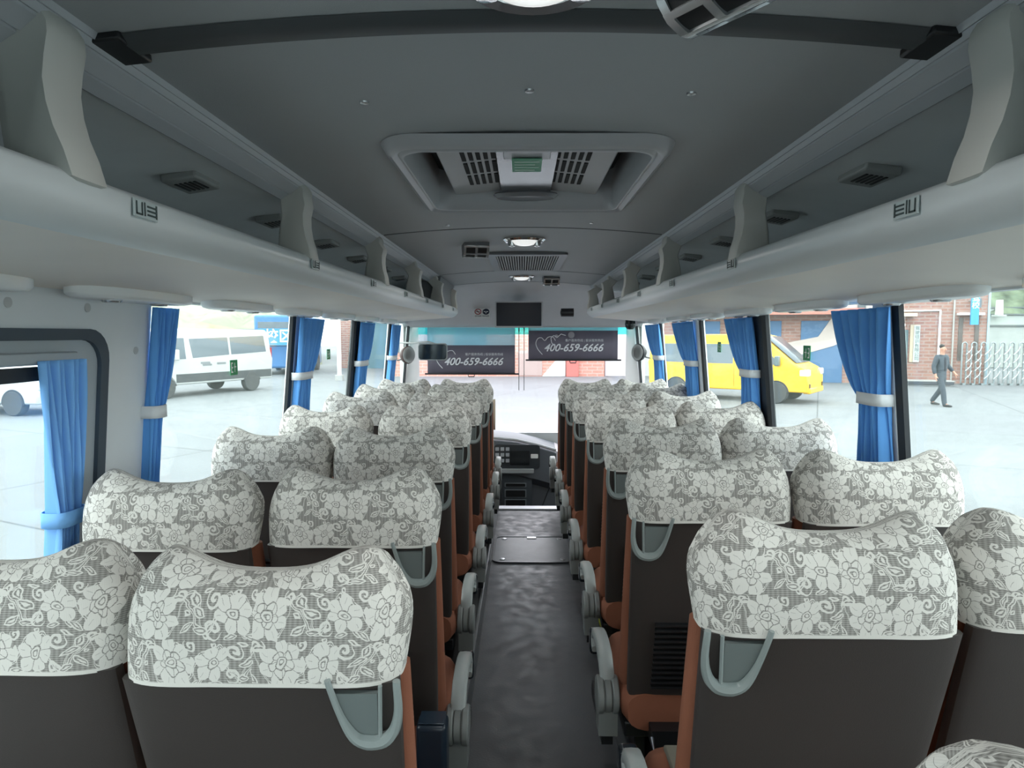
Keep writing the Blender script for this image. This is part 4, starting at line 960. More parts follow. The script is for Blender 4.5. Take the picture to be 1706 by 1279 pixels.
def vehicle(name, label, cat, loc, fwd, L, H, hw, prof, wins, wheels, paint, clad=None, extras=None, zk=1.2, taper=0.13, group=None):
    ang = math.atan2(fwd[1], fwd[0]); t = thing(name, label, cat, (loc[0], loc[1], GZ), ang, group)
    def hwz(z): return hw - taper*max(0, z-zk)
    bm = bmesh.new(); vs = [bm.verts.new((x, -hw, z)) for x, z in prof]; f0 = bm.faces.new(vs)
    r = bmesh.ops.extrude_face_region(bm, geom=[f0]); 
    for g in r['geom']:
        if isinstance(g, bmesh.types.BMVert): g.co.y = hw
    bmesh.ops.bisect_plane(bm, geom=bm.verts[:]+bm.edges[:]+bm.faces[:], plane_co=(0, 0, zk), plane_no=(0, 0, 1))
    for v in bm.verts: v.co.y *= hwz(v.co.z)/hw
    q = MB(); bm.verts.index_update(); q.add([v.co.copy() for v in bm.verts], [tuple(v.index for v in f.verts) for f in bm.faces]); bm.free()
    q.build('body', paint, t, smooth=30, bevel=0.05, seg=3)
    for poly in wins:
        for s in (-1, 1):
            w = MB(); w.loft([[(x, s*(hwz(z)+e), z) for x, z in poly] for e in (-0.03, 0.006)]); w.build('side_window', VGL, t, smooth=0)
    for wx, wr in wheels:
        for s in (-1, 1):
            w = MB(); w.lathe([(0.0001, -0.02), (wr*1.14, -0.02), (wr*1.14, 0.012)], (wx, s*(hw-0.012), wr), 1, 28); w.v = [(x, y, max(z, prof[0][1]-0.02)) for x, y, z in w.v]; w.build('wheel_arch', BLACK, t, smooth=0)
            w = MB(); y0, y1 = sorted((s*(hw-0.2), s*(hw+0.03))); w.lathe([(wr*0.6, y0), (wr*0.94, y0), (wr, y0+0.03), (wr, y1-0.03), (wr*0.94, y1), (wr*0.6, y1)], (wx, 0, wr), 1, 28); ty = w.build('wheel', TYRE, t, smooth=40)
            w = MB(); w.lathe([(0.0001, s*(hw+0.005)), (wr*0.2, s*(hw+0.01)), (wr*0.25, s*(hw-0.02)), (wr*0.52, s*(hw-0.015)), (wr*0.62, s*(hw+0.022)), (wr*0.62, s*(hw-0.1))], (wx, 0, wr), 1, 20); w.build('rim', RIM, ty, smooth=40)
    if clad:
        for s in (-1, 1):
            w = MB(); y0, y1 = sorted((s*(hw-0.02), s*(hw+0.012))); w.box((clad[0], y0, clad[2]), (clad[1], y1, clad[3])); w.build('side_cladding', mat('cladding', '3c4143', 0.6), t)
    if extras: extras(t, hwz)
    return t
# white van
fw = onz(283, 664); rw = onz(415, 651); fdir = (fw - rw); fdir.z = 0; wb = fdir.length; fdir.normalize()
ctr = (fw + rw)/2 + Vector((-fdir.y, fdir.x, 0))*(-1.0)*(-1 if True else 1)
WP = mat('van_white', 'adb1b0', 0.35, coat=0.3)
def white_ex(t, hwz):
    w = MB(); w.loft([[(x, y, z) for y in (-0.82, 0.82)] for x, z in ((2.04, 1.36), (1.40, 2.17))], False); w.v = [(x+0.03, y, z+0.02) for x, y, z in w.v]; w.build('windscreen', VGL, t, solid=0.01)
    for s in (-1, 1):
        w = MB(); w.box((2.25, s*0.93-0.06, 0.85), (2.72, s*0.93+0.06, 1.05)); w.build('headlight', mat('headlight', 'cfd6d8', 0.15), t, bevel=0.03)
        w = MB(); w.box((1.45, s*1.12-0.09, 1.25), (1.62, s*1.12+0.09, 1.60)); w.build('wing_mirror', WP, t, bevel=0.03)
        w = MB(); w.box((-2.79, s*0.9-0.07, 1.0), (-2.72, s*0.9+0.07, 1.6)); w.build('tail_light', mat('tail_red', '9c2b2b', 0.3), t)
        w = MB(); y0, y1 = sorted((s*1.0, s*1.008))
        for (x, z) in ((0.25, 1.05), (0.32, 1.12), (-0.35, 1.08)): w.box((x-0.22, y0, z-0.03), (x+0.16, y1, z+0.04))
        w.build('door_lettering', mat('lettering_grey', '6d7476', 0.5), t)
    w = MB(); w.box((2.55, -0.9, 0.35), (2.85, 0.9, 0.62)); w.build('bumper', mat('cladding', ''), t, bevel=0.05)
tprof = [(-2.75, 0.42), (-2.78, 1.2), (-2.72, 2.1), (-2.6, 2.27), (1.0, 2.30), (1.32, 2.22), (2.02, 1.38), (2.62, 1.12), (2.78, 0.85), (2.78, 0.42)]
twins = [[(1.05, 1.28), (1.78, 1.28), (1.30, 1.98), (1.05, 1.98)], [(-0.75, 1.38), (0.78, 1.30), (0.85, 1.95), (-0.75, 2.0)], [(-2.5, 1.45), (-0.85, 1.38), (-0.85, 2.0), (-2.45, 2.05)]]
# which side faces the bus decides the offset of the centreline
nrm = Vector((-fdir.y, fdir.x, 0)); mid = (fw+rw)/2
if nrm.dot(-mid) > 0: nrm = -nrm
c = mid + nrm*0.98
kx = wb/3.65
vehicle('white_van', 'white high-roof van with a dark lower stripe parked on the left, rear to the right', 'van', (c.x - fdir.x*0.05, c.y - fdir.y*0.05), fdir, 5.5, 2.3, 1.0, tprof, twins, ((1.85, 0.36), (-1.75, 0.36)), WP, clad=(-2.7, 1.45, 0.50, 0.78), extras=white_ex, group='parked vans')
# yellow van
fwy = onz(1292, 672); fy = Vector((0.80, -0.60, 0)); nry = Vector((-fy.y, fy.x, 0))
if nry.dot(-fwy) > 0: nry = -nry
cy_ = fwy - fy*1.72 + nry*0.93
YP = mat('van_yellow', 'f5bd12', 0.4, coat=0.3)
def yel_ex(t, hwz):
    w = MB(); w.loft([[(x, y, z) for y in (-0.75, 0.75)] for x, z in ((2.22, 1.22), (1.30, 2.02))], False); w.v = [(x+0.03, y, z+0.02) for x, y, z in w.v]; w.build('windscreen', VGL, t, solid=0.01)
    for s in (-1, 1):
        w = MB(); w.box((2.38, s*0.80-0.14, 0.85), (2.64, s*0.80+0.145, 1.05)); w.build('headlight', mat('headlight', ''), t, bevel=0.03)
        w = MB(); w.box((1.70, s*1.06-0.10, 1.15), (1.84, s*1.06+0.10, 1.45)); w.build('wing_mirror', mat('mirror_dark', '5a6a6c', 0.4), t, bevel=0.03)
        w = MB(); w.box((2.5, s*0.75-0.06, 0.5), (2.655, s*0.75+0.06, 0.62)); w.build('fog_light', mat('fog_dark', '5a4b20', 0.4), t)
        y0, y1 = sorted((s*0.935, s*0.943)); w = MB(); w.box((1.0, y0, 1.03), (1.35, y1, 1.06), Matrix.Rotation(-0.5, 3, 'Y')); w.box((1.05, y0, 0.92), (1.32, y1, 0.95), Matrix.Rotation(-0.5, 3, 'Y')); w.build('door_emblem', mat('emblem_red', 'c06a1c', 0.5), t)
        w = MB(); w.box((1.52, y0, 0.45), (1.53, y1, 1.2)); w.box((0.42, y0, 0.45), (0.43, y1, 1.9)); w.build('door_seam', mat('seam_dark', '8a6a10', 0.6), t)
    w = MB(); w.box((2.45, -0.8, 0.32), (2.68, 0.8, 0.5)); w.build('bumper', YP, t, bevel=0.04)
yprof = [(-2.5, 0.36), (-2.53, 1.2), (-2.48, 1.9), (-2.35, 2.08), (0.9, 2.12), (1.25, 2.04), (2.18, 1.25), (2.55, 1.05), (2.63, 0.8), (2.63, 0.36)]
ywins = [[(0.55, 1.18), (1.72, 1.18), (1.62, 1.40), (1.15, 1.80), (0.55, 1.82)], [(-0.9, 1.18), (0.38, 1.18), (0.38, 1.80), (-0.9, 1.80)], [(-2.35, 1.2), (-1.0, 1.18), (-1.0, 1.80), (-2.3, 1.80)]]
vehicle('yellow_van', 'bright yellow high-roof van seen through the right windows', 'van', (cy_.x, cy_.y), fy, 5, 2.1, 0.93, yprof, ywins, ((1.72, 0.33), (-1.5, 0.33)), YP, extras=yel_ex, group='parked vans')
# white cars at the far left
def car_ex(t, hwz):
    for s in (-1, 1):
        w = MB(); w.box((-2.16, s*0.68-0.15, 0.72), (-2.02, s*0.68+0.15, 0.92)); w.build('tail_light', mat('tail_red', ''), t, bevel=0.02)
        w = MB(); w.box((1.9, s*0.68-0.15, 0.68), (2.16, s*0.68+0.15, 0.86)); w.build('headlight', mat('headlight', ''), t, bevel=0.02)
cprof = [(-2.1, 0.3), (-2.15, 0.85), (-1.9, 1.05), (-1.45, 1.5), (0.5, 1.55), (1.2, 1.08), (2.0, 0.9), (2.15, 0.6), (2.12, 0.3)]
cwins = [[(-1.55, 1.05), (-0.3, 1.05), (-0.3, 1.45), (-1.25, 1.45)], [(-0.2, 1.05), (0.95, 1.05), (0.42, 1.46), (-0.2, 1.46)]]
g1 = onz(20, 692); 
vehicle('white_car', 'white car cut off by the left edge, seen through the rounded rear window', 'car', (g1.x-1.0, g1.y+1.0), (0.98, -0.2), 4.3, 1.5, 0.88, cprof, cwins, ((1.35, 0.32), (-1.35, 0.32)), WP, extras=car_ex, zk=0.95, taper=0.3)

# left background: wall, pale bank, blue bus, brick building
PALEW = mat('pale_wall', 'a8aca6', 0.8, var=0.08, vscale=1.5)
def bank(name, label, pts, mm, cat, seed=1, n=40, amp=0.5):
    random.seed(seed); m = MB(); rows = []
    for (x0, y0, z0, x1, y1, z1) in pts:
        rows.append([(x0+(x1-x0)*k/n, y0+(y1-y0)*k/n, z0+(z1-z0)*k/n + random.uniform(-amp, amp)*(1 if z0 > GZ+0.5 else 0)) for k in range(n+1)])
    m.loft(rows, False); o = m.build(name, mm, smooth=80); tag(o, label, cat); return o
FOL = mat('bank_green', '8d917e', 0.9, var=0.25, vscale=0.9, bump=0.8, bscale=3)
FOLR = mat('bank_trees', '5d6a55', 0.9, var=0.5, vscale=1.1, bump=1.0, bscale=4)
bank('hillside', 'pale overgrown bank rising behind the white van', [(-46, 30, GZ, -14, 46, GZ), (-47, 31, 2.2, -14.5, 47, 2.2), (-52, 40, 5, -17, 58, 5), (-58, 52, 8.5, -20, 70, 8.5)], FOL, 'hillside', 3)
t = thing('boundary_wall', 'long low grey wall behind the white van', 'wall', (0, 0, GZ))
m = MB(); m.loft([[(x, y, z) for x, y in ((-40, 30.5), (-15.6, 43.0), (-15.8, 43.5), (-40.2, 31.0))] for z in (0, 2.3)]); m.build('wall_body', PALEW, t, smooth=0)
m = MB(); m.loft([[(x, y, z) for x, y in ((-40, 30.3), (-15.5, 42.8), (-15.9, 43.7), (-40.2, 31.2))] for z in (2.301, 2.45)]); m.build('coping', mat('coping', '8b908e', 0.8), t, smooth=0)
# blue coach end
t = thing('blue_coach', 'blue coach parked beyond the white van, seen end-on', 'bus', (-12.6, 34, GZ), 0.15)
BB = mat('coach_blue', '3f74a8', 0.4)
m = MB(); m.box((-1.2, 0, 0.35), (1.2, 6.5, 3.1)); m.build('body', BB, t, bevel=0.12, seg=3)
m = MB(); m.box((-1.0, -0.02, 1.5), (1.0, 0.02, 2.75)); m.build('windscreen', VGL, t, bevel=0.01)
m = MB(); m.box((-0.9, -0.03, 0.7), (-0.6, 0.01, 0.9)); m.box((0.6, -0.03, 0.7), (0.9, 0.01, 0.9)); m.build('lights', mat('headlight', ''), t)
for s in (-1, 1):
    for yy in (1.6, 5.2):
        m = MB(); m.lathe([(0.0001, -0.12), (0.48, -0.12), (0.48, 0.12), (0.0001, 0.12)], (s*1.1, yy, 0.48), 0, 20); m.build('wheel', TYRE, t)
p = at(461, 561, 33)
t = thing('blue_signboard', 'small blue board with white characters above the parked vehicles', 'sign', (p.x, 33, GZ))
zb = p.z - GZ
m = MB(); m.box((-0.95, 0, zb-0.42), (0.95, 0.08, zb+0.42)); m.build('board', mat('board_blue', '3b84c4', 0.5), t)
m = MB(); m.box((-0.85, 0.09, 0), (-0.77, 0.17, zb+0.3)); m.box((0.77, 0.09, 0), (0.85, 0.17, zb+0.3)); m.build('posts', GREYP, t)
lettering('characters', '校区', 0.72, SWHITE, t, (0.1, -0.006, zb), (1, 0, 0), (0, 0, 1), bold=0.01)
BR = brick('brick_red', 'a07a6e', '8c675d', '9a8a82'); BRP = brick('brick_pale', 'b08578', 'a27a70', 'b3a79f'); BRF = brick('brick_front', 'bd8575', 'b37b6c', 'b39b92', 0.5, 0.16, 0.02)
# building between the left curtains
t = thing('brick_building', 'brick building with a blue shutter glimpsed between the left curtains', 'building', (-9.0, 41, GZ))
m = MB(); m.box((-2.4, 0, 0), (4.2, 6, 6.5)); m.build('walls', BRP, t, smooth=0)
m = MB(); m.box((-0.9, -0.05, 0), (1.3, 0.02, 3.0)); m.build('shutter', mat('shutter_blue', '5e8593', 0.6), t)
m = MB(); m.box((-1.1, -0.35, 3.0), (1.6, 0.0, 4.8)); m.build('white_panel', mat('panel_white', 'b9c4bb', 0.6), t)
m = MB(); m.box((2.3, -0.04, 0.9), (3.5, 0.02, 2.6)); m.build('window', VGL, t)
t = thing('white_pole', 'white lamp pole standing between the left curtains', 'pole', (-8.35, 30, GZ))
m = MB(); m.lathe([(0.0001, 0), (0.10, 0), (0.08, 5.2), (0.0001, 5.2)], n=12); m.build('shaft', SWHITE, t)
m = MB(); m.box((-0.16, -0.16, 0), (0.16, 0.16, 0.25)); m.build('foot', GREYP, t)

# straight ahead: long brick building
t = thing('brick_building', 'long pinkish brick building straight ahead beyond the windscreen', 'building', (0, 33, GZ))
m = MB(); m.box((-6.6, 0, 0), (4.1, 7, 5.6)); m.build('walls', BRF, t, smooth=0)
m = MB(); m.box((-7.0, -0.5, 5.6), (4.3, 7.3, 5.9)); m.build('roof', mat('roof_slab', '8f8d8c', 0.8), t)
m = MB(); m.prism([(1.0, 0.02), (2.15, 0.02), (2.15, 1.25), (1.95, 1.15)], 1, -0.06, -0.01); m.build('white_board', mat('board_pale', 'bcc8c8', 0.6), t)
m = MB(); m.box((2.2, -0.25, 0), (2.8, -0.01, 1.15)); m.build('red_cabinet', mat('cabinet_red', 'b06058', 0.6), t, bevel=0.02)
m = MB(); m.box((-0.2, -0.04, 0.05), (1.0, -0.01, 1.3)); m.build('grey_door', mat('door_grey', '9b8c86', 0.6), t)
m = MB(); m.box((-6.4, -0.05, 1.2), (-4.4, 0.0, 2.9)); m.box((-3.4, -0.05, 1.2), (-1.8, 0.0, 2.9)); m.build('windows', VGL, t)
t = thing('white_wall', 'plain white wall to the right of the brick building ahead', 'wall', (5.6, 33.5, GZ))
m = MB(); m.box((-1.4, 0, 0), (1.4, 0.4, 4.4)); m.build('wall_body', mat('plaster_white', 'cfd0d4', 0.8), t, smooth=0)
m = MB(); m.box((-1.45, -0.06, 4.401), (1.45, 0.46, 4.55)); m.build('coping', GREYP, t)

# behind the yellow van: brick garages with a red canopy and blue doors
t = thing('garage_building', 'brick garage with a red canopy and blue doors behind the yellow van', 'building', (6.6, 31, GZ), -0.28)
m = MB(); m.box((0, 0, 0), (8.9, 2.5, 5.2)); m.build('walls', BR, t, smooth=0)
m = MB(); m.box((0.2, -1.0, 2.95), (8.2, 0, 3.2)); m.build('canopy', mat('canopy_red', 'b5786a', 0.7), t)
for i, x in enumerate((0.8, 3.4, 5.9)):
    m = MB(); m.box((x, -0.05, 0), (x+1.7, 0.0, 2.7)); m.build('door', mat('door_blue', '41698f', 0.5), t, bevel=0.01)
m = MB(); m.prism([(4.2, 1.5), (6.6, 2.0), (7.6, 3.6), (8.2, 4.6), (8.85, 4.4), (8.85, 2.2), (8.6, 2.3), (7.2, 1.6), (5.6, 1.1), (4.6, 1.0)], 1, -0.09, -0.051); m.build('pale_patch', mat('patch_pale', 'bcb2aa', 0.85), t, smooth=0)  # pale irregular patch on the garage front
lettering('characters', '少儿艺术', 0.8, SWHITE, t, (2.6, -0.06, 4.15), (1, 0, 0), (0, 0, 1))
lettering('characters', '兴趣人生', 0.6, SWHITE, t, (2.6, -0.06, 3.5), (1, 0, 0), (0, 0, 1))
m = MB(); m.box((8.1, -0.2, 0), (8.4, 0.0, 5.0)); m.build('downpipe', mat('pipe_dark', '4e5654', 0.5), t)

# right: brick gatehouse
pc = onz(1640, 640)                                     # its near right corner
t = thing('brick_gatehouse', 'brick gatehouse with a dark door and blue sign behind the walking person', 'building', (pc.x, pc.y, GZ), -0.30)
GH = 6.0; GW = 7.2
k_ = pc.y / FPX                                         # metres per pixel there
def gx(u): 
    # where the pixel column meets the facade plane
    d = ray(u, 600); c_, s_ = math.cos(-0.30), math.sin(-0.30)
    # facade: pc + q*(c_, s_)
    A = (d.x*s_ - d.y*c_); q = (pc.y*d.x - pc.x*d.y) / (d.y*c_ - d.x*s_) if abs(d.y*c_ - d.x*s_) > 1e-6 else 0
    return q
def gz(u, v):
    q = gx(u); c_, s_ = math.cos(-0.30), math.sin(-0.30); y = pc.y + q*s_
    return at(u, v, y).z - GZ
m = MB(); m.box((gx(1478), 0, 0), (0, 6, GH)); m.build('walls', BR, t, smooth=0)
m = MB(); m.box((gx(1475)-0.3, -0.4, GH+0.001), (0.3, 6.3, GH+0.25)); m.build('roof_slab', GREYP, t)
def gbox(nm, u0, v0, u1, v1, d0, d1, mm, par=t, **k):
    m = MB(); m.box((gx(u0), d0, max(0, gz((u0+u1)/2, v1))), (gx(u1), d1, gz((u0+u1)/2, v0))); return m.build(nm, mm, par, **k)
dr = gbox('door', 1488, 549, 1511, 640, -0.06, 0.0, mat('door_slate', '4f6468', 0.5), bevel=0.02)
gbox('number_plate', 1492, 539, 1505, 543.5, -0.06, 0.0, SWHITE)
gbox('door_awning', 1480, 522, 1519, 527.5, -0.6, 0.0, mat('awning_cream', 'c4bda6', 0.7))
bd = gbox('notice_board', 1514, 541, 1530, 603, -0.05, 0.0, mat('board_cream', 'b9ad98', 0.7))
wb_ = gbox('white_strip', 1520, 542, 1530, 603, -0.08, -0.051, mat('strip_pale', 'b9c4bf', 0.6), bd)
q0 = gx(1525.5)
for i, ch in enumerate('驾驶培训有限公司'):
    lettering('characters', ch, 0.19, mat('ink_dark', '2e3a35', 0.6), wb_, (q0, -0.084, gz(1525, 547+i*7.2)), (1, 0, 0), (0, 0, 1))
m = MB(); P0 = [(gx(1480), gz(1480, 518)), (gx(1562), gz(1562, 517)), (gx(1562), gz(1562, 600))]
m.tube([(a, -0.06, b) for a, b in P0], 0.05, 6); m.build('white_pipe', SWHITE, t)
m = MB(); m.tube([(gx(1585), -0.06, GH-0.2), (gx(1585), -0.06, 0.05)], 0.035, 6); m.build('downpipe', mat('pipe_pale', 'a9aaa6', 0.6), t)
gbox('window_hood', 1590, 521, 1632, 525, -0.35, 0.0, SWHITE)
gbox('window', 1594, 529, 1601, 600, -0.04, 0.0, mat('window_dark', '57504c', 0.3))
gbox('window', 1621, 529, 1628, 600, -0.04, 0.0, mat('window_dark', ''))
gbox('window', 1624, 497, 1630, 512, -0.04, 0.0, VGL)
bs = gbox('blue_sign', 1607, 492, 1620, 541, -0.5, -0.40, mat('sign_blue', '3f95d0', 0.5))
for i, ch in enumerate('驾校'):
    lettering('characters', ch, 0.30, SWHITE, bs, (gx(1614), -0.506, gz(1614, 499+i*11)), (1, 0, 0), (0, 0, 1))
gbox('sign_bracket', 1609, 500, 1612, 502, -0.40, 0.0, GREYP)
m = MB(); m.box((-0.02, -0.05, 0), (0.06, 0.03, GH)); m.build('corner_strip', mat('corner_blue', '9db8c4', 0.5), t)
# low platform by the door
p = onz(1530, 641)
t = thing('low_platform', 'low dark platform scale on the ground by the gatehouse wall', 'platform', (p.x, p.y-0.5, GZ), -0.3)
m = MB(); m.box((-0.9, -0.4, 0.08), (0.9, 0.3, 0.20)); m.build('deck', mat('deck_dark', '3b4048', 0.5), t, bevel=0.01)
m = MB(); m.box((-0.8, -0.3, 0.0), (0.8, 0.2, 0.08)); m.build('base', mat('base_pale', '8b8f92', 0.5), t)
m = MB(); m.box((-0.92, -0.42, 0.201), (0.92, 0.32, 0.235)); m.build('rim', GREYP, t)

# retractable gate
ga = onz(1592, 640); gb = Vector((ga.x + 12.5, ga.y - 1.6, GZ)); gd = (gb-ga).normalized()
t = thing('retractable_gate', 'folding stainless steel driveway gate of arched lattice bays', 'gate', (ga.x+0.1, ga.y-0.3, GZ), math.atan2(gd.y, gd.x))
ST = mat('gate_steel', '8c9698', 0.3, metal=0.6)
bay = None; NBY = 22
for i in range(NBY):
    x = i*0.36
    if bay is None:
        m = MB(); w = 0.09
        m.tube([(-w, 0, 0.06), (-w, 0, 1.68)] + [(-w*math.cos(a), 0, 1.68 + w*math.sin(a)) for a in [PI*k/6 for k in range(1, 6)]] + [(w, 0, 1.68), (w, 0, 0.06)], 0.03, 6)
        m.box((-0.06, -0.1, 0.0), (0.06, 0.1, 0.08)); bay = m.build('arch_post', ST, t); b0 = bay
        g = MB()
        for k in range(4):
            z = 0.25 + k*0.34
            g.tube([(0.06, -0.03, z), (0.23, -0.03, z+0.17), (0.30, -0.03, z+0.34)], 0.018, 5); g.tube([(0.30, 0.03, z), (0.12, 0.03, z+0.17), (0.06, 0.03, z+0.34)], 0.018, 5)
        g.build('lattice', mat('lattice_steel', 'b8c2c2', 0.3, metal=0.4), bay)
    else:
        b0 = copy_tree(bay, t)
    b0.location = (x, 0, 0)
# slope, retaining wall and trees at the upper right
t = thing('retaining_wall', 'pale stepped concrete retaining wall beyond the gate', 'wall', (22, 42, GZ))
PC = mat('pale_concrete', '9ba29e', 0.8, var=0.06, vscale=1)
for i, (y, z0, z1) in enumerate(((0, 0, 2.6), (3.5, 2.4, 3.4), (7.0, 3.2, 4.0))):
    m = MB(); m.box((-2, y, z0), (46, y+4.0, z1)); m.build('step', PC, t, bevel=0.05)
    m = MB(); m.box((-2.1, y-0.1, z1+0.001), (46.1, y+0.25, z1+0.10)); m.build('coping', mat('coping_dark', '5d6362', 0.8), t)
bank('hillside', 'dark green wooded hillside at the upper right behind the retaining wall', [(18, 50, 2.8, 74, 44, 2.8), (18, 52, 4.8, 76, 46, 4.8), (18, 56, 8.5, 80, 49, 8.5), (18, 62, 14, 84, 54, 14)], FOLR, 'hillside', 5, amp=0.7)
random.seed(11)
LEAF = mat('tree_leaves', '4e5d48', 0.9, var=0.4, vscale=2)
def tree(x, y, z, h, label, sd):
    random.seed(sd); t = thing('tree', label, 'tree', (x, y, z), group='trees on the hillside')
    m = MB(); m.tube([(0, 0, -0.8), (0.1, 0, h*0.4), (0.0, 0.1, h*0.8)], [0.16, 0.12, 0.05], 7); m.build('trunk', mat('bark', '6e6659', 0.9), t)
    m = MB()
    for k in range(900):
        a = random.uniform(0, 2*PI); r = random.random()**0.5*h*0.33; zz = h*(0.35 + 0.65*random.random()); r *= 1.15 - abs(zz/h-0.65)*1.6
        c_ = Vector((r*math.cos(a), r*math.sin(a), zz)); s_ = random.uniform(0.1, 0.22)
        R_ = Euler((random.uniform(0, PI), random.uniform(0, PI), 0)).to_matrix()
        m.add([c_ + R_ @ Vector(q) * s_ for q in ((-1, -0.6, 0), (1, -0.6, 0.1), (1.1, 0.6, 0), (-1, 0.7, 0.1))], [(0, 1, 2, 3)])
    m.build('foliage', LEAF, t, smooth=0)
for i, (x, y, z, h) in enumerate(((33, 52, 3.4, 6.5), (38, 51, 3.4, 7.5), (42.5, 50, 3.4, 6.0))):
    tree(x, y, z, h, ('leafy tree on the hillside above the gatehouse corner', 'leafy tree on the hillside over the folding gate', 'leafy tree on the hillside at the right edge')[i], 30+i)
p = at(1665, 512, 45)
t = thing('concrete_post', 'pale concrete post standing on the hillside above the gate', 'post', (p.x, 45, 2.7))
m = MB(); m.lathe([(0.0001, 0), (0.24, 0), (0.20, p.z-2.7+0.5), (0.0001, p.z-2.7+0.5)], n=10); m.build('shaft', mat('post_pale', 'b4b6ae', 0.8), t)
m = MB(); m.box((-0.3, -0.3, 0), (0.3, 0.3, 0.12)); m.build('foot', PC, t)

# ------------------------------------------------------------------ walking person
def skinned(name, m_, parent, chains, sub=2):
    """chains: list of lists of (xyz, radius or (rx, ry)), the first vertex of later chains may be an index into earlier ones"""
    vs, es, rs = [], [], []
    for ch in chains:
        prev = None
        for e in ch:
            if isinstance(e, int): prev = e; continue
            vs.append(e[0]); rs.append(e[1] if isinstance(e[1], tuple) else (e[1], e[1]))
            if prev is not None: es.append((prev, len(vs)-1))
            prev = len(vs)-1
    me = bpy.data.meshes.new(name); me.from_pydata(vs, es, []); me.materials.append(m_)
    o = bpy.data.objects.new(name, me); COL.objects.link(o); o.parent = parent
    sk = o.modifiers.new('skin', 'SKIN'); sk.use_smooth_shade = True
    for i, r in enumerate(rs): me.skin_vertices[0].data[i].radius = r
    me.skin_vertices[0].data[0].use_root = True
    s = o.modifiers.new('sub', 'SUBSURF'); s.levels = sub; s.render_levels = sub
    return o
pg = onz(1565, 676)
t = thing('person', 'person in a dark jacket and trousers walking across the yard', 'person', (pg.x, pg.y, GZ), math.radians(-155))
t.scale = (1.03, 1.03, 1.03)
SK = mat('skin', 'b98a74', 0.6); JK = mat('jacket_slate', '3b454e', 0.8); TR = mat('trousers_dark', '3a444d', 0.8); SH = mat('shoes_dark', '26282b', 0.5); HR = mat('hair_black', '1a1918', 0.7); TE = mat('jumper_navy', '20242e', 0.8)
# faces local +y; left leg forward, right leg back
hipL, hipR = (0.09, 0, 0.90), (-0.09, 0, 0.90)
hand = []
def hand_ch(base, d, root):
    ch = []
    for k, (dx, L) in enumerate(((-0.03, 0.07), (-0.01, 0.08), (0.01, 0.075), (0.03, 0.06))):
        ch.append([root, ((base[0]+dx*0.6, base[1]+0.01*k-0.015, base[2]-0.035), 0.010), ((base[0]+dx, base[1]+0.02*k-0.03+d*0.015, base[2]-0.035-L*0.6), 0.008), ((base[0]+dx, base[1]+0.02*k-0.03+d*0.03, base[2]-0.035-L), 0.007)])
    ch.append([root, ((base[0]-0.02, base[1]+0.035*d, base[2]-0.01), 0.010), ((base[0]-0.02, base[1]+0.055*d, base[2]-0.04), 0.008)])
    return ch
body = [[((0, 0, 0.95), (0.13, 0.09)), ((0, 0, 1.10), (0.13, 0.09)), ((0, 0, 1.28), (0.16, 0.10)), ((0, 0.0, 1.42), (0.10, 0.07)), ((0, 0.01, 1.49), 0.055), ((0, 0.02, 1.54), 0.06), ((0, 0.03, 1.61), (0.075, 0.092)), ((0, 0.02, 1.70), (0.065, 0.08))],
        [0, ((0.09, 0.0, 0.88), 0.085), ((0.10, 0.14, 0.50), 0.058), ((0.10, 0.20, 0.12), 0.04), ((0.10, 0.24, 0.06), 0.038), ((0.10, 0.36, 0.035), 0.03)],
        [0, ((-0.09, 0.0, 0.88), 0.085), ((-0.10, -0.03, 0.49), 0.058), ((-0.10, -0.28, 0.17), 0.04), ((-0.10, -0.27, 0.09), 0.038), ((-0.10, -0.18, 0.035), 0.03)],
        [2, ((0.19, 0.0, 1.40), 0.055), ((0.25, -0.05, 1.13), 0.042), ((0.27, 0.02, 0.90), 0.032), ((0.27, 0.04, 0.83), (0.02, 0.035))],
        [2, ((-0.19, 0.0, 1.40), 0.055), ((-0.30, -0.02, 1.15), 0.042), ((-0.38, 0.12, 0.96), 0.032), ((-0.40, 0.16, 0.90), (0.02, 0.035))]]
nL = 8 + 5 + 5 + 3; nR = nL + 4
body += hand_ch((0.27, 0.04, 0.83), 1, nL) + hand_ch((-0.40, 0.16, 0.90), 1, nR)
skinned('body', SK, t, body, 2)
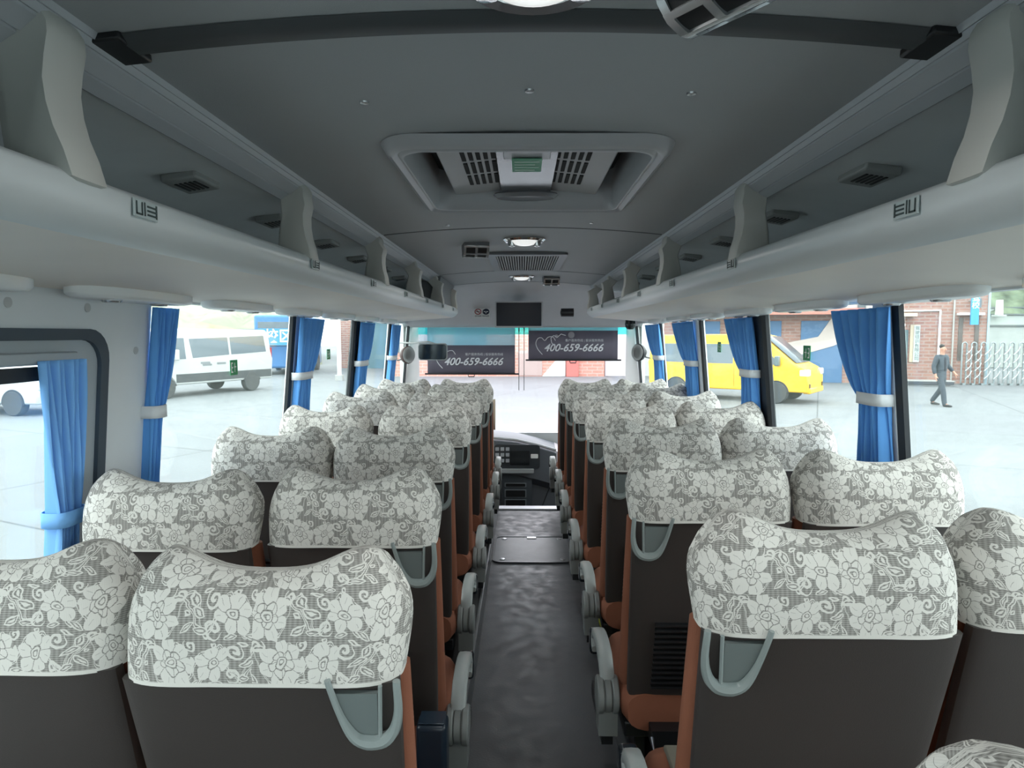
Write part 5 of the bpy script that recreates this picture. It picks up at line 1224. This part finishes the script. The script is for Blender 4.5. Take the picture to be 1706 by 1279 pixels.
jk = skinned('jacket', JK, t, [[((0, 0, 0.72), (0.17, 0.135)), ((0, 0, 0.90), (0.17, 0.13)), ((0, 0, 1.05), (0.165, 0.125)), ((0, 0, 1.28), (0.185, 0.13)), ((0, 0, 1.43), (0.13, 0.095)), ((0, 0.0, 1.475), (0.075, 0.07))],
        [3, ((0.20, 0.0, 1.40), 0.078), ((0.26, -0.05, 1.13), 0.062), ((0.275, 0.01, 0.91), 0.05)], [3, ((-0.20, 0.0, 1.40), 0.078), ((-0.305, -0.02, 1.15), 0.062), ((-0.375, 0.11, 0.98), 0.05)]], 2)
skinned('jumper', TE, jk, [[((0.0, 0.085, 0.98), (0.055, 0.055)), ((0, 0.085, 1.25), (0.06, 0.055)), ((0, 0.05, 1.44), (0.05, 0.04))]], 2)
skinned('trousers', TR, t, [[((0, 0, 1.06), (0.145, 0.105)), ((0, 0, 0.90), (0.15, 0.11))], [1, ((0.09, 0.02, 0.80), 0.105), ((0.10, 0.14, 0.50), 0.078), ((0.10, 0.20, 0.11), 0.068), ((0.10, 0.22, 0.02), 0.064)], [1, ((-0.09, 0.0, 0.80), 0.105), ((-0.10, -0.03, 0.49), 0.078), ((-0.10, -0.26, 0.17), 0.066), ((-0.10, -0.30, 0.08), 0.062)]], 2)
for (x, y, z, r) in ((0.10, 0.23, 0.045, 0), (-0.10, -0.25, 0.055, 0)):
    skinned('shoe', SH, t, [[((x, y-0.07, z), (0.045, 0.045)), ((x, y+0.03, z), (0.048, 0.045)), ((x, y+0.14, z-0.012), (0.046, 0.032)), ((x, y+0.19, z-0.015), (0.035, 0.025))]], 2)
skinned('hair', HR, t, [[((0, -0.035, 1.64), (0.074, 0.07)), ((0, -0.005, 1.71), (0.078, 0.085)), ((0, 0.035, 1.745), (0.065, 0.05))]], 2)
m = MB(); m.lathe([(0.0001, 0.0), (0.013, -0.02), (0.010, -0.035), (0.0001, -0.04)], (0, 0.125, 1.635), 2, 8); m.build('nose', SK, t)
for s in (-1, 1):
    m = MB(); m.lathe([(0.0001, -0.006), (0.010, 0), (0.0001, 0.006)], (s*0.03, 0.108, 1.65), 1, 8); m.build('eye', HR, t)
    m = MB(); m.lathe([(0.0001, -0.012), (0.028, -0.004), (0.028, 0.006), (0.0001, 0.012)], (s*0.082, 0.03, 1.63), 0, 10); m.build('ear', SK, t)
m = MB(); m.box((-0.024, 0.100, 1.572), (0.024, 0.112, 1.58)); m.build('mouth', mat('lips', '8a5148', 0.6), t)
